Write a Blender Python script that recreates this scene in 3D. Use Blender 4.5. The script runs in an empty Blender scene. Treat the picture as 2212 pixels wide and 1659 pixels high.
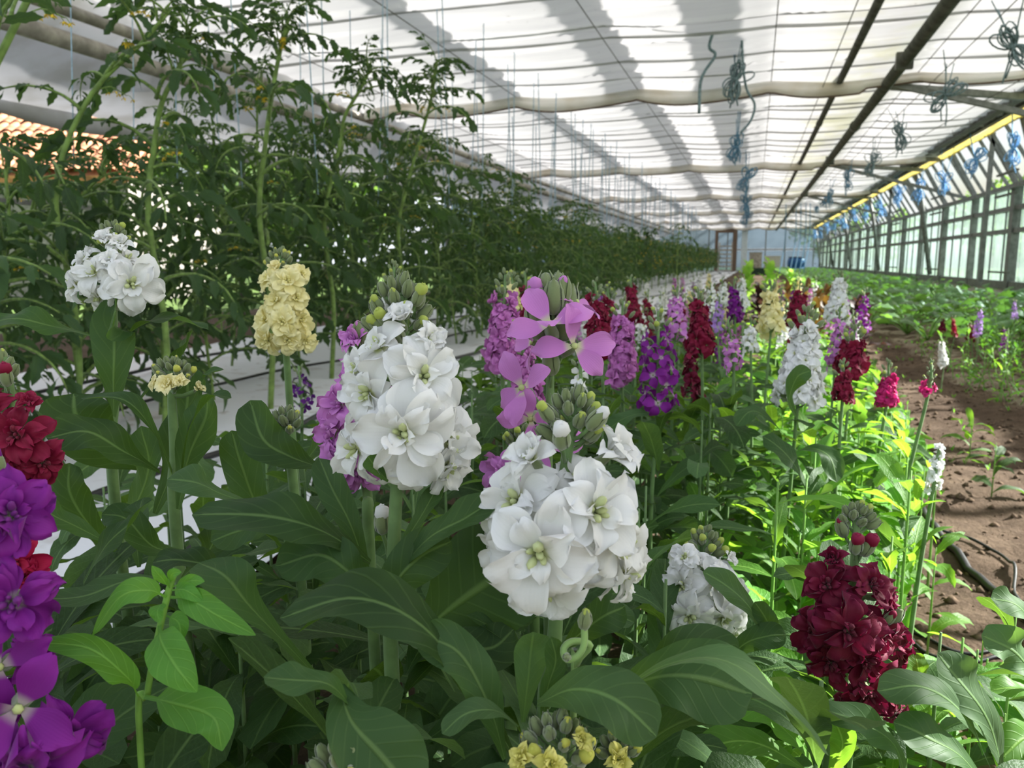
import bpy, math, random
import numpy as np
from mathutils import Matrix, Vector
PI = math.pi
sc = bpy.context.scene
col = sc.collection
random.seed(7); RNG = np.random.default_rng(7)

# ---------------------------------------------------------------- camera, sky, sun, exposure
F, CX, CY, H = 1720.0, 1106.0, 829.5, 0.6           # image taken as 2212 x 1659
yaw, pit = math.radians(16.8), math.radians(8.8)
FW = np.array([-math.sin(yaw)*math.cos(pit), math.cos(yaw)*math.cos(pit), -math.sin(pit)])
RT = np.array([math.cos(yaw), math.sin(yaw), 0.0]); UP = np.cross(RT, FW)
EYE = np.array([0, 0, H])
cam_data = bpy.data.cameras.new('camera'); cam = bpy.data.objects.new('camera', cam_data); col.objects.link(cam)
cam_data.sensor_fit = 'HORIZONTAL'; cam_data.sensor_width = 36.0; cam_data.lens = 36.0*F/2212
cam_data.clip_start = 0.02; cam_data.clip_end = 300
R3 = np.stack([RT, UP, -FW], 1)
cam.matrix_world = Matrix([[*R3[0], 0], [*R3[1], 0], [*R3[2], H], [0, 0, 0, 1]])
cam_data.dof.use_dof = True; cam_data.dof.focus_distance = 0.5; cam_data.dof.aperture_fstop = 18.0
sc.camera = cam

SUN_EL, SUN_AZ = math.radians(30.5), math.radians(62)    # azimuth from +Y towards +X
world = bpy.data.worlds.new('sky'); sc.world = world; world.use_nodes = True
wn = world.node_tree; wn.nodes.clear()
w_out = wn.nodes.new('ShaderNodeOutputWorld'); w_bg = wn.nodes.new('ShaderNodeBackground'); w_sky = wn.nodes.new('ShaderNodeTexSky')
w_sky.sky_type = 'NISHITA'; w_sky.sun_disc = False; w_sky.sun_elevation = SUN_EL; w_sky.sun_rotation = SUN_AZ
w_sky.air_density = 1.0; w_sky.dust_density = 4.0; w_sky.ozone_density = 1.0
w_mix = wn.nodes.new('ShaderNodeMix'); w_mix.data_type = 'RGBA'                 # thin bright cloud over the blue
w_noise = wn.nodes.new('ShaderNodeTexNoise'); w_noise.inputs['Scale'].default_value = 3.0; w_noise.inputs['Detail'].default_value = 6
w_ramp = wn.nodes.new('ShaderNodeValToRGB'); w_ramp.color_ramp.elements[0].position = 0.38; w_ramp.color_ramp.elements[1].position = 0.62
w_tc = wn.nodes.new('ShaderNodeTexCoord')
wn.links.new(w_tc.outputs['Generated'], w_noise.inputs['Vector'])
wn.links.new(w_noise.outputs['Fac'], w_ramp.inputs['Fac']); wn.links.new(w_ramp.outputs['Color'], w_mix.inputs['Factor'])
wn.links.new(w_sky.outputs['Color'], w_mix.inputs['A']); w_mix.inputs['B'].default_value = (8.6, 9.1, 9.9, 1)
wn.links.new(w_mix.outputs['Result'], w_bg.inputs['Color']); w_bg.inputs['Strength'].default_value = 0.135
wn.links.new(w_bg.outputs['Background'], w_out.inputs['Surface'])
sun_data = bpy.data.lights.new('sun', 'SUN'); sun_data.energy = 16.0; sun_data.angle = math.radians(0.6); sun_data.color = (1.0, 0.97, 0.93)
sun = bpy.data.objects.new('sun', sun_data); col.objects.link(sun)
SUN = Vector((math.sin(SUN_AZ)*math.cos(SUN_EL), math.cos(SUN_AZ)*math.cos(SUN_EL), math.sin(SUN_EL)))
sun.rotation_euler = SUN.to_track_quat('Z', 'Y').to_euler(); sun.location = (6, 4, 6)
sc.view_settings.view_transform = 'Standard'; sc.view_settings.look = 'None'
sc.view_settings.gamma = 1.0; sc.view_settings.exposure = 0.54
try: sc.view_settings.use_curve_mapping = False
except Exception: pass
sc.cycles.max_bounces = 10; sc.cycles.diffuse_bounces = 5; sc.cycles.transparent_max_bounces = 24; sc.cycles.transmission_bounces = 6
sc.cycles.sample_clamp_indirect = 6.0

# ---------------------------------------------------------------- pixel helpers (2212 x 1659)
def ray(px, py): return FW + RT*(px-CX)/F - UP*(py-CY)/F
def P(px, py, d): return EYE + ray(px, py)*d
def onX(px, py, X): r = ray(px, py); return P(px, py, X/r[0])
def onZ(px, py, Z): r = ray(px, py); return P(px, py, (Z-H)/r[2])
def proj(p):
    v = np.asarray(p, float)-EYE; d = v@FW
    return CX+F*(v@RT)/d, CY-F*(v@UP)/d, d
def cdir(r, u, t): v = RT*r+UP*u-FW*t; return v/np.linalg.norm(v)
def nrm(v): v = np.asarray(v, float); return v/max(np.linalg.norm(v), 1e-9)

# ---------------------------------------------------------------- mesh helpers
class MB:
    def __init__(s): s.v = []; s.f = []; s.uv = []; s.mi = []; s.n = 0
    def add(s, V, Fc, UV=None, mi=0):
        V = np.asarray(V, float); s.v.append(V); n = s.n
        s.f.extend([tuple(i+n for i in f) for f in Fc]); s.mi.extend([mi]*len(Fc))
        s.uv.append(np.asarray(UV, float) if UV is not None else np.full((len(V), 2), 0.25)); s.n += len(V)
        return s
    def mesh(s, name, mats, smooth=True):
        me = bpy.data.meshes.new(name); V = np.concatenate(s.v)
        me.from_pydata(V.tolist(), [], s.f)
        for m in mats: me.materials.append(m)
        if len(mats) > 1: me.polygons.foreach_set('material_index', s.mi)
        if smooth: me.polygons.foreach_set('use_smooth', [True]*len(s.f))
        uvl = me.uv_layers.new(name='UVMap'); li = np.empty(len(me.loops), np.int32); me.loops.foreach_get('vertex_index', li)
        uvl.data.foreach_set('uv', np.concatenate(s.uv)[li].astype(np.float32).ravel()); me.update()
        return me
def xf(V, M): return V@M[:3, :3].T + M[:3, 3]
def grid_faces(nv, nu): return [(i*nu+j, i*nu+j+1, (i+1)*nu+j+1, (i+1)*nu+j) for i in range(nv-1) for j in range(nu-1)]
_GF = {}
def gf(nv, nu):
    if (nv, nu) not in _GF: _GF[(nv, nu)] = grid_faces(nv, nu)
    return _GF[(nv, nu)]
def catmull(pts, n):
    p = np.asarray(pts, float)
    if len(p) == 2: return p[0]+(p[1]-p[0])*np.linspace(0, 1, n)[:, None]
    p = np.vstack([2*p[0]-p[1], p, 2*p[-1]-p[-2]]); k = len(p)-3; out = []
    for t in np.linspace(0, k-1e-6, n):
        i = int(t); t -= i; a, b, c, d = p[i:i+4]
        out.append(.5*((2*b)+(-a+c)*t+(2*a-5*b+4*c-d)*t*t+(-a+3*b-3*c+d)*t**3))
    return np.array(out)
def tube(mb, pts, r, n=6, mi=0, cap=True, uv=None):
    p = np.asarray(pts, float); k = len(p); r = np.broadcast_to(np.asarray(r, float), (k,))
    t = np.gradient(p, axis=0); t /= np.maximum(np.linalg.norm(t, axis=1), 1e-9)[:, None]
    h = np.array([0, 0, 1.]) if abs(t[0][2]) < .9 else np.array([1., 0, 0])
    a = np.cross(t[0], h); a /= np.linalg.norm(a); V = []
    ang = np.arange(n)*2*PI/n
    for i in range(k):
        a = a-t[i]*(a@t[i]); a /= max(np.linalg.norm(a), 1e-9); b = np.cross(t[i], a)
        V.append(p[i]+r[i]*(np.cos(ang)[:, None]*a+np.sin(ang)[:, None]*b))
    V = np.concatenate(V)
    fs = [(i*n+j, i*n+(j+1) % n, (i+1)*n+(j+1) % n, (i+1)*n+j) for i in range(k-1) for j in range(n)]
    if cap: fs += [tuple(range(n))[::-1], tuple((k-1)*n+j for j in range(n))]
    mb.add(V, fs, np.full((len(V), 2), .25) if uv is None else np.full((len(V), 2), uv), mi)
def box(mb, lo, hi, mi=0, M=None):
    (a, b, c), (d, e, f) = lo, hi
    V = np.array([(a,b,c),(d,b,c),(d,e,c),(a,e,c),(a,b,f),(d,b,f),(d,e,f),(a,e,f)], float)
    if M is not None: V = xf(V, M)
    mb.add(V, [(3,2,1,0),(4,5,6,7),(0,1,5,4),(1,2,6,5),(2,3,7,6),(3,0,4,7)], None, mi)
def beam(mb, a, b, w, h, mi=0, up=(0, 0, 1)):
    a = np.asarray(a, float); b = np.asarray(b, float); t = nrm(b-a)
    s = np.cross(t, up); s = nrm(s if np.linalg.norm(s) > 1e-5 else np.cross(t, (1, 0, 0))); u = np.cross(s, t)
    c = [(-1,-1),(1,-1),(1,1),(-1,1)]
    V = np.array([q+s*x*w/2+u*y*h/2 for q in (a, b) for x, y in c])
    mb.add(V, [(3,2,1,0),(4,5,6,7),(0,1,5,4),(1,2,6,5),(2,3,7,6),(3,0,4,7)], None, mi)
def lathe(mb, prof, n=8, mi=0, ridge=0, nr=4, uvv=None, M=None):
    prof = np.asarray(prof, float); ang = np.arange(n)*2*PI/n; V = []; U = []
    for r, z in prof:
        rr = r*(1+ridge*np.cos(nr*ang)); V.append(np.stack([rr*np.cos(ang), rr*np.sin(ang), np.full(n, z)], 1))
        U.append(np.full((n, 2), (.25, (z-prof[0][1])/max(prof[-1][1]-prof[0][1], 1e-9))))
    V = np.concatenate(V); k = len(prof)
    if M is not None: V = xf(V, M)
    fs = [(i*n+j, i*n+(j+1) % n, (i+1)*n+(j+1) % n, (i+1)*n+j) for i in range(k-1) for j in range(n)]
    fs += [tuple(range(n))[::-1], tuple((k-1)*n+j for j in range(n))]
    mb.add(V, fs, np.concatenate(U), mi)

# ---------------------------------------------------------------- object helpers
def tag(o, label=None, cat=None, group=None, kind=None):
    if label: o['label'] = label
    if cat: o['category'] = cat
    if group: o['group'] = group
    if kind: o['kind'] = kind
    return o
WM = {}          # world matrices kept in numpy
def M4(R=None, t=(0, 0, 0), s=1.0):
    M = np.eye(4)
    if R is not None: M[:3, :3] = R
    M[:3, :3] *= s; M[:3, 3] = t
    return M
def frame(z, hint=(0, 0, 1)):        # columns x, y, z
    z = nrm(z); y = np.asarray(hint, float)-z*(z@np.asarray(hint, float))
    if np.linalg.norm(y) < 1e-4: y = np.cross(z, (1, .3, 0))
    y = nrm(y); return np.stack([np.cross(y, z), y, z], 1)
def yframe(y, hint):                 # Y along y, Z near hint
    y = nrm(y); h = np.asarray(hint, float); z = h-y*(h@y)
    if np.linalg.norm(z) < 1e-4: z = np.cross(y, (1, .3, .1))
    z = nrm(z); return np.stack([np.cross(y, z), y, z], 1)
def link(name, mesh, parent=None, M=None):
    o = bpy.data.objects.new(name, mesh); col.objects.link(o)
    M = np.eye(4) if M is None else M
    if parent is not None:
        o.parent = parent; L = np.linalg.inv(WM[parent.name])@M
    else: L = M
    o.matrix_basis = Matrix(L.tolist()); WM[o.name] = M
    return o
def empty(name, loc, label=None, cat=None, group=None):
    o = link(name, None, None, M4(t=loc)); o.empty_display_size = .05
    return tag(o, label, cat, group)
def wpart(name, mb, mats, parent=None, smooth=True):       # mesh given in world coordinates
    if parent is not None:
        L = WM[parent.name]; inv = np.linalg.inv(L)
        mb.v = [xf(v, inv) for v in mb.v]
        return link(name, mb.mesh(name, mats, smooth), parent, L)
    return link(name, mb.mesh(name, mats, smooth))
ORD = ['first','second','third','fourth','fifth','sixth','seventh','eighth','ninth','tenth','eleventh','twelfth','thirteenth','fourteenth','fifteenth','sixteenth','seventeenth','eighteenth','nineteenth','twentieth']
TENS = ['', '', 'twenty', 'thirty', 'forty', 'fifty', 'sixty', 'seventy', 'eighty', 'ninety']
def ordinal(i):
    if i < 20: return ORD[i]
    t, u = divmod(i+1, 10); return (TENS[t][:-1]+'ieth') if u == 0 else TENS[t]+'-'+ORD[u-1]

# ---------------------------------------------------------------- materials
def nodes(m):
    m.use_nodes = True; nt = m.node_tree; nt.nodes.clear(); return nt, nt.nodes, nt.links
def mathn(nt, op, a, b=None, c=None):
    n = nt.nodes.new('ShaderNodeMath'); n.operation = op
    for i, x in enumerate((a, b, c)):
        if x is None: continue
        if hasattr(x, 'links') or not isinstance(x, (int, float)): nt.links.new(x, n.inputs[i])
        else: n.inputs[i].default_value = x
    return n.outputs[0]
def mixc(nt, fac, a, b, blend='MIX'):
    n = nt.nodes.new('ShaderNodeMix'); n.data_type = 'RGBA'; n.blend_type = blend
    for k, x in (('Factor', fac), ('A', a), ('B', b)):
        i = n.inputs[k] if k == 'Factor' else [q for q in n.inputs if q.name == k and q.type == 'RGBA'][0]
        if isinstance(x, (int, float)): i.default_value = x
        elif isinstance(x, tuple): i.default_value = (*x[:3], 1)
        else: nt.links.new(x, i)
    return [q for q in n.outputs if q.type == 'RGBA'][0]
def smooth(nt, x, a, b, lo=0.0, hi=1.0):
    n = nt.nodes.new('ShaderNodeMapRange'); n.interpolation_type = 'SMOOTHSTEP'
    nt.links.new(x, n.inputs[0])
    for i, q in enumerate((a, b, lo, hi)): n.inputs[1+i].default_value = q
    return n.outputs[0]
def noise(nt, scale, detail=3, vec=None, rough=.5):
    n = nt.nodes.new('ShaderNodeTexNoise'); n.inputs['Scale'].default_value = scale; n.inputs['Detail'].default_value = detail; n.inputs['Roughness'].default_value = rough
    if vec is None:
        tc = nt.nodes.new('ShaderNodeTexCoord'); vec = tc.outputs['Object']
    nt.links.new(vec, n.inputs['Vector']); return n.outputs['Fac']
def bsdf(nt, color, rough=.5, spec=.3, sheen=0.0, bump=None, bstr=.2, metal=0.0, coat=0.0):
    p = nt.nodes.new('ShaderNodeBsdfPrincipled')
    if isinstance(color, tuple): p.inputs['Base Color'].default_value = (*color[:3], 1)
    else: nt.links.new(color, p.inputs['Base Color'])
    p.inputs['Roughness'].default_value = rough; p.inputs['Specular IOR Level'].default_value = spec; p.inputs['Metallic'].default_value = metal
    p.inputs['Sheen Weight'].default_value = sheen; p.inputs['Sheen Roughness'].default_value = .4
    if bump is not None:
        b = nt.nodes.new('ShaderNodeBump'); b.inputs['Strength'].default_value = bstr; b.inputs['Distance'].default_value = .004
        nt.links.new(bump, b.inputs['Height']); nt.links.new(b.outputs['Normal'], p.inputs['Normal'])
    return p.outputs[0]
def out(nt, s):
    o = nt.nodes.new('ShaderNodeOutputMaterial'); nt.links.new(s, o.inputs['Surface'])
def mixs(nt, f, a, b):
    n = nt.nodes.new('ShaderNodeMixShader')
    if isinstance(f, (int, float)): n.inputs[0].default_value = f
    else: nt.links.new(f, n.inputs[0])
    nt.links.new(a, n.inputs[1]); nt.links.new(b, n.inputs[2]); return n.outputs[0]
def transl(nt, color):
    n = nt.nodes.new('ShaderNodeBsdfTranslucent')
    if isinstance(color, tuple): n.inputs['Color'].default_value = (*color[:3], 1)
    else: nt.links.new(color, n.inputs['Color'])
    return n.outputs[0]
def transp(nt, color=(1, 1, 1)):
    n = nt.nodes.new('ShaderNodeBsdfTransparent'); n.inputs['Color'].default_value = (*color, 1); return n.outputs[0]
def simple(name, c, rough=.6, spec=.3, metal=0.0, var=.25, nscale=20, sheen=0.0, bstr=0.0):
    m = bpy.data.materials.new(name); nt, N, L = nodes(m)
    f = noise(nt, nscale, 4)
    c1 = tuple(x*(1-var) for x in c); c2 = tuple(min(1, x*(1+var)) for x in c)
    out(nt, bsdf(nt, mixc(nt, smooth(nt, f, .3, .7), c1, c2), rough, spec, sheen, f if bstr else None, bstr, metal)); return m
def leafmat(name, base, rib, tcol, t=.35, rough=.48, spec=.25, sheen=.0, var=.35, veins=.12, spots=None):
    m = bpy.data.materials.new(name); nt, N, L = nodes(m)
    uv = N.new('ShaderNodeUVMap'); sp = N.new('ShaderNodeSeparateXYZ'); L.new(uv.outputs[0], sp.inputs[0])
    au = mathn(nt, 'ABSOLUTE', mathn(nt, 'SUBTRACT', sp.outputs[0], .5))
    rm = smooth(nt, au, .012, .05, 1, 0)
    ph = mathn(nt, 'MULTIPLY', mathn(nt, 'SUBTRACT', sp.outputs[1], mathn(nt, 'MULTIPLY', au, .5)), 50.0)
    sv = mathn(nt, 'MULTIPLY', smooth(nt, mathn(nt, 'SINE', ph), .80, 1.0), veins)
    oi = N.new('ShaderNodeObjectInfo')
    nf = noise(nt, 38, 3)
    lo = tuple(x*(1-var) for x in base); hi = tuple(x*(1+var) for x in base)
    c = mixc(nt, oi.outputs['Random'], lo, hi)
    c = mixc(nt, smooth(nt, nf, .35, .75, 0, .35), c, tuple(x*1.5 for x in base))
    c = mixc(nt, mathn(nt, 'MAXIMUM', mathn(nt, 'MULTIPLY', rm, .6), sv), c, rib)
    if spots:
        c = mixc(nt, smooth(nt, noise(nt, 26, 2), .66, .72), c, spots)
    b = mathn(nt, 'ADD', mathn(nt, 'MULTIPLY', nf, .6), mathn(nt, 'ADD', sv, mathn(nt, 'MULTIPLY', rm, 1.2)))
    s = bsdf(nt, c, rough, spec, sheen, b, .35)
    tc = mixc(nt, .5, mixc(nt, 1.0, c, (3.2, 3.2, 2.2), 'MULTIPLY'), tcol)
    out(nt, mixs(nt, t, s, transl(nt, tc))); return m
def petalmat(name, c, base, tip=None, t=.35, rough=.55, sheen=.15):
    m = bpy.data.materials.new(name); nt, N, L = nodes(m)
    uv = N.new('ShaderNodeUVMap'); sp = N.new('ShaderNodeSeparateXYZ'); L.new(uv.outputs[0], sp.inputs[0])
    oi = N.new('ShaderNodeObjectInfo')
    k = mixc(nt, smooth(nt, sp.outputs[1], .04, .24), base, c)
    if tip: k = mixc(nt, smooth(nt, sp.outputs[1], .55, 1.05, 0, .7), k, tip)
    k = mixc(nt, mathn(nt, 'MULTIPLY', oi.outputs['Random'], .25), k, tuple(x*.8 for x in c))
    w = mathn(nt, 'SINE', mathn(nt, 'MULTIPLY', sp.outputs[0], 70.0))
    b = mathn(nt, 'ADD', mathn(nt, 'MULTIPLY', w, .25), noise(nt, 90, 2))
    s = bsdf(nt, k, rough, .2, sheen, b, .12)
    out(nt, mixs(nt, t, s, transl(nt, k))); return m

MAT = {}
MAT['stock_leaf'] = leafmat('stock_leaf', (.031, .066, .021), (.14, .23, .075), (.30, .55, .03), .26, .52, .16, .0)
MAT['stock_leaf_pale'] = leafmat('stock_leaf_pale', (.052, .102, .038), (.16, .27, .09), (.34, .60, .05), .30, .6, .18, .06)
MAT['stock_leaf_sunlit'] = leafmat('stock_leaf_sunlit', (.075, .18, .024), (.25, .42, .09), (.48, .80, .03), .44, .5, .25, .03)  # lit copy of stock_leaf, with the sunshine put into its colour
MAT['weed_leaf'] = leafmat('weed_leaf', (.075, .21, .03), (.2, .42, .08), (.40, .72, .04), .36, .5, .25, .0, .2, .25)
MAT['weed_leaf_spotted'] = leafmat('weed_leaf_spotted', (.075, .20, .03), (.2, .40, .08), (.40, .70, .04), .36, .5, .25, .0, .2, .25, (.55, .6, .08))
MAT['tomato_leaf'] = leafmat('tomato_leaf', (.030, .060, .024), (.06, .11, .03), (.20, .38, .05), .28, .55, .25, .05, .4, .3)
MAT['squash_leaf'] = leafmat('squash_leaf', (.07, .165, .05), (.18, .30, .11), (.34, .60, .05), .34, .36, .5, .05, .4, .2)
MAT['lettuce_leaf'] = leafmat('lettuce_leaf', (.20, .36, .07), (.36, .5, .16), (.5, .75, .1), .42, .5)
MAT['red_lettuce_leaf'] = leafmat('red_lettuce_leaf', (.035, .02, .02), (.1, .05, .04), (.15, .05, .03), .2, .5)
MAT['bronze_leaf'] = leafmat('bronze_leaf', (.085, .045, .014), (.16, .10, .03), (.22, .12, .015), .25, .5)
MAT['tree_leaf'] = leafmat('tree_leaf', (.09, .16, .045), (.12, .2, .06), (.3, .5, .05), .3, .6)
MAT['stem'] = simple('stock_stem', (.13, .22, .075), .6, .25, 0, .2, 60, .25)
MAT['stem_pale'] = simple('stock_stem_pale', (.20, .32, .10), .6, .25, 0, .2, 60, .3)
MAT['tomato_stem'] = simple('tomato_stem', (.17, .26, .06), .6, .25, 0, .3, 30, .2)
MAT['weed_stem'] = simple('weed_stem', (.17, .34, .06), .55, .3, 0, .2, 40)
MAT['sepal'] = simple('sepal', (.18, .225, .10), .7, .15, 0, .35, 260, .6, .3)
WHITE_BASE = (.62, .66, .28)
COL = {
 'white': ((.86, .86, .84), WHITE_BASE, None), 'cream': ((.90, .83, .42), (.74, .70, .24), (.93, .88, .56)),
 'mauve': ((.60, .22, .58), (.62, .66, .35), (.66, .27, .63)), 'magenta': ((.55, .17, .48), (.35, .12, .30), (.62, .24, .55)),
 'purple': ((.20, .012, .235), (.42, .36, .34), (.26, .018, .30)), 'deep purple': ((.10, .010, .17), (.35, .3, .3), (.13, .012, .2)),
 'crimson': ((.23, .007, .035), (.14, .03, .02), (.30, .012, .065)), 'dark crimson': ((.155, .005, .026), (.09, .02, .02), (.22, .010, .06)),
 'red': ((.42, .006, .05), (.2, .02, .02), (.5, .01, .09)), 'pink': ((.55, .02, .16), (.3, .1, .1), (.6, .04, .22)),
 'lemon': ((.72, .68, .16), (.50, .52, .10), (.80, .74, .26)), 'lilac': ((.42, .22, .62), (.5, .5, .4), (.5, .3, .7))}
for k, (c, b, t_) in COL.items(): MAT['petal '+k] = petalmat('petal_'+k.replace(' ', '_'), c, b, t_, .30 if k in ('white', 'cream') else .22)
MAT['tip yellow'] = petalmat('bud_yellow', (.55, .56, .10), (.3, .36, .08), None, .15)
MAT['tip lime'] = petalmat('bud_lime', (.42, .50, .10), (.25, .33, .08), None, .15)
MAT['tomato_flower'] = simple('tomato_flower', (.75, .52, .03), .6)
for k, (c, b, t_) in COL.items(): MAT['heart '+k] = petalmat('heart_'+k.replace(' ', '_'), {'white': (.62, .68, .34), 'cream': (.84, .78, .34), 'lemon': (.6, .6, .12)}.get(k, tuple(x*.9+.02 for x in c)), (.3, .36, .12) if k in ('white', 'cream') else c, None, .2)
MAT['heart'] = petalmat('heart', (.60, .68, .28), (.3, .42, .08), None, .2)
MAT['metal_grey'] = simple('galvanised_grey', (.20, .205, .19), .5, .4, .25, .25, 14)
MAT['metal_dark'] = simple('dark_pipe', (.105, .105, .088), .5, .4, .2, .3, 10)
MAT['metal_pale'] = simple('pale_pipe', (.33, .30, .25), .5, .4, .1, .35, 9)
MAT['wire'] = simple('thin_wire', (.16, .15, .13), .5)
MAT['twine_blue'] = simple('blue_twine', (.16, .30, .43), .8, .1, 0, .4, 80)
MAT['twine_faded'] = simple('faded_twine', (.20, .27, .29), .8, .1, 0, .4, 80)
MAT['twine_bright'] = simple('bright_blue_twine', (.20, .42, .72), .8, .1, 0, .3, 80)
MAT['string_pale'] = simple('pale_blue_string', (.36, .48, .58), .8, .1, 0, .2, 60)
MAT['rubber'] = simple('black_hose', (.014, .014, .015), .45, .4)
MAT['yellow_gutter'] = simple('yellow_gutter', (.52, .42, .07), .6, .3, 0, .5, 5)
MAT['white_post'] = simple('white_post', (.55, .62, .66), .5)
MAT['wood_brown'] = simple('brown_wood', (.15, .10, .07), .7)
MAT['blue_plastic'] = simple('blue_plastic', (.02, .10, .28), .4)
MAT['dark_green'] = simple('dark_green_plastic', (.02, .05, .03), .6)
MAT['house_wall'] = simple('grey_house_wall', (.24, .225, .20), .8, .2, 0, .2)
MAT['plaster'] = simple('pale_plaster', (.55, .52, .46), .8, .2, 0, .1)
MAT['clay_tile'] = simple('clay_tile', (.50, .22, .12), .75, .2, 0, .4, 7)
MAT['bark'] = simple('bark', (.10, .075, .05), .85)
MAT['lawn'] = simple('lawn', (.10, .16, .045), .9, .1, 0, .4, 3)

def soilmat():
    m = bpy.data.materials.new('brown_soil'); nt, N, L = nodes(m)
    a = noise(nt, 2.2, 5); b = noise(nt, 26, 8, None, .7); c0 = noise(nt, 120, 5)
    c = mixc(nt, smooth(nt, a, .35, .68), (.105, .070, .048), (.185, .130, .090)); c = mixc(nt, smooth(nt, b, .3, .7, 0, .7), c, (.058, .038, .026))
    c = mixc(nt, smooth(nt, c0, .62, .75, 0, .5), c, (.26, .18, .12))
    h = mathn(nt, 'ADD', b, mathn(nt, 'MULTIPLY', c0, .35))
    p = N.new('ShaderNodeBsdfPrincipled'); L.new(c, p.inputs['Base Color']); p.inputs['Roughness'].default_value = .95; p.inputs['Specular IOR Level'].default_value = .1
    bp = N.new('ShaderNodeBump'); bp.inputs['Strength'].default_value = .8; bp.inputs['Distance'].default_value = .02; L.new(h, bp.inputs['Height']); L.new(bp.outputs[0], p.inputs['Normal'])
    out(nt, p.outputs[0]); return m
MAT['soil'] = soilmat()
MAT['clod'] = simple('soil_clod', (.125, .085, .057), .95, .1, 0, .4, 60)
def sheetmat():
    m = bpy.data.materials.new('white_ground_sheet'); nt, N, L = nodes(m)
    a = noise(nt, 3.0, 6, None, .65); b = noise(nt, 14, 4)
    c = mixc(nt, smooth(nt, a, .55, .75, 0, .75), (.74, .75, .78), (.30, .25, .2)); c = mixc(nt, smooth(nt, b, .62, .72, 0, .5), c, (.26, .2, .15))
    out(nt, bsdf(nt, c, .55, .3, 0, a, .4)); return m
MAT['sheet'] = sheetmat()
def curtainmat():
    m = bpy.data.materials.new('white_shade_curtain'); nt, N, L = nodes(m)
    tc = N.new('ShaderNodeTexCoord'); sp = N.new('ShaderNodeSeparateXYZ'); L.new(tc.outputs['Object'], sp.inputs[0])
    a = noise(nt, 1.6, 5, None, .6); b = noise(nt, 16, 3)
    mp = N.new('ShaderNodeMapping'); mp.inputs['Scale'].default_value = (1.2, 14, 1); L.new(tc.outputs['Object'], mp.inputs[0])
    st = noise(nt, 1.0, 4, mp.outputs[0])
    c = mixc(nt, smooth(nt, st, .3, .75, 0, .22), (.80, .795, .80), (.60, .59, .60))
    g = mathn(nt, 'MULTIPLY', smooth(nt, mathn(nt, 'ABSOLUTE', mathn(nt, 'SUBTRACT', sp.outputs[0], .85)), .1, .55, 1, 0), smooth(nt, a, .35, .65))
    c = mixc(nt, mathn(nt, 'MULTIPLY', g, .55), c, (.62, .62, .30))                # algae
    c = mixc(nt, smooth(nt, b, .70, .78, 0, .55), c, (.35, .32, .28))              # specks
    d = N.new('ShaderNodeBsdfDiffuse'); L.new(c, d.inputs['Color'])
    out(nt, mixs(nt, .215, d.outputs[0], transl(nt, c))); return m
MAT['curtain'] = curtainmat()
def clothmat(name, c, c2, t):
    m = bpy.data.materials.new(name); nt, N, L = nodes(m)
    k = mixc(nt, smooth(nt, noise(nt, 2.5, 5), .4, .7), c, c2); d = N.new('ShaderNodeBsdfDiffuse'); L.new(k, d.inputs['Color'])
    out(nt, mixs(nt, t, d.outputs[0], transl(nt, k))); return m
MAT['curtain_fold'] = clothmat('gathered_curtain', (.86, .84, .80), (.74, .68, .58), .42)
MAT['curtain_fold_shade'] = clothmat('shaded_curtain_fold', (.56, .55, .57), (.46, .45, .46), .12)  # greyer than the curtain: the shade lines of its folds, put into the colour
MAT['gutter_film'] = clothmat('yellow_gutter_film', (.62, .52, .13), (.36, .30, .10), .40)
MAT['side_curtain'] = clothmat('side_curtain', (.62, .62, .64), (.45, .44, .42), .25)
def glassmat(name, tint, frost, amount=.1):
    m = bpy.data.materials.new(name); nt, N, L = nodes(m)
    g = N.new('ShaderNodeBsdfGlossy'); g.inputs['Roughness'].default_value = .08
    s = transp(nt, tint)
    if frost:
        k = mixc(nt, smooth(nt, noise(nt, 2.5, 4), .35, .65), tint, tuple(x*.75 for x in tint))
        s = mixs(nt, frost, s, transl(nt, k))
    out(nt, mixs(nt, amount, s, g.outputs[0])); return m
MAT['roof_board'] = glassmat('half_clear_roof_strip', (.42, .44, .48), .3, .05)  # see-through only to lighten the shade the boards cast on the curtain
MAT['glass'] = glassmat('clear_glass', (.90, .94, .93), 0, .07)
MAT['glass_frost'] = glassmat('frosted_panel', (.36, .48, .44), .36, .05)
MAT['glass_blue'] = glassmat('bluish_glass', (.40, .46, .50), .12, .06)

# ================================================================ SETTING
def vnoise(x, y, s, seed=0):
    r = np.random.default_rng(seed); g = r.random((64, 64)); x = x*s; y = y*s
    i = np.floor(x).astype(int); j = np.floor(y).astype(int); fx = x-i; fy = y-j; fx = fx*fx*(3-2*fx); fy = fy*fy*(3-2*fy)
    G = lambda a, b: g[a % 64, b % 64]
    return (G(i, j)*(1-fx)+G(i+1, j)*fx)*(1-fy)+(G(i, j+1)*(1-fx)+G(i+1, j+1)*fx)*fy
def ground_z(x, y):
    x = np.asarray(x, float); y = np.asarray(y, float)
    z = .05*(vnoise(x, y, 1.3, 1)-.5)+.028*(vnoise(x, y, 7, 2)-.5)+.016*(vnoise(x, y, 19, 3)-.5)
    k = np.clip((x+.86)/.1, 0, 1)*np.clip((3.2-x)/.1, 0, 1)
    return z*k
xs = np.concatenate([np.linspace(-6, -1.0, 14), np.linspace(-.95, 2.2, 126), np.linspace(2.3, 3.6, 16)])
ys = np.concatenate([np.linspace(-2, .2, 8), np.linspace(.25, 6, 230), np.linspace(6.1, 14, 60), np.linspace(14.5, 47, 40)])
X, Y = np.meshgrid(xs, ys)
mb = MB(); mb.add(np.stack([X, Y, ground_z(X, Y)], -1).reshape(-1, 3), gf(len(ys), len(xs)))
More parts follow.
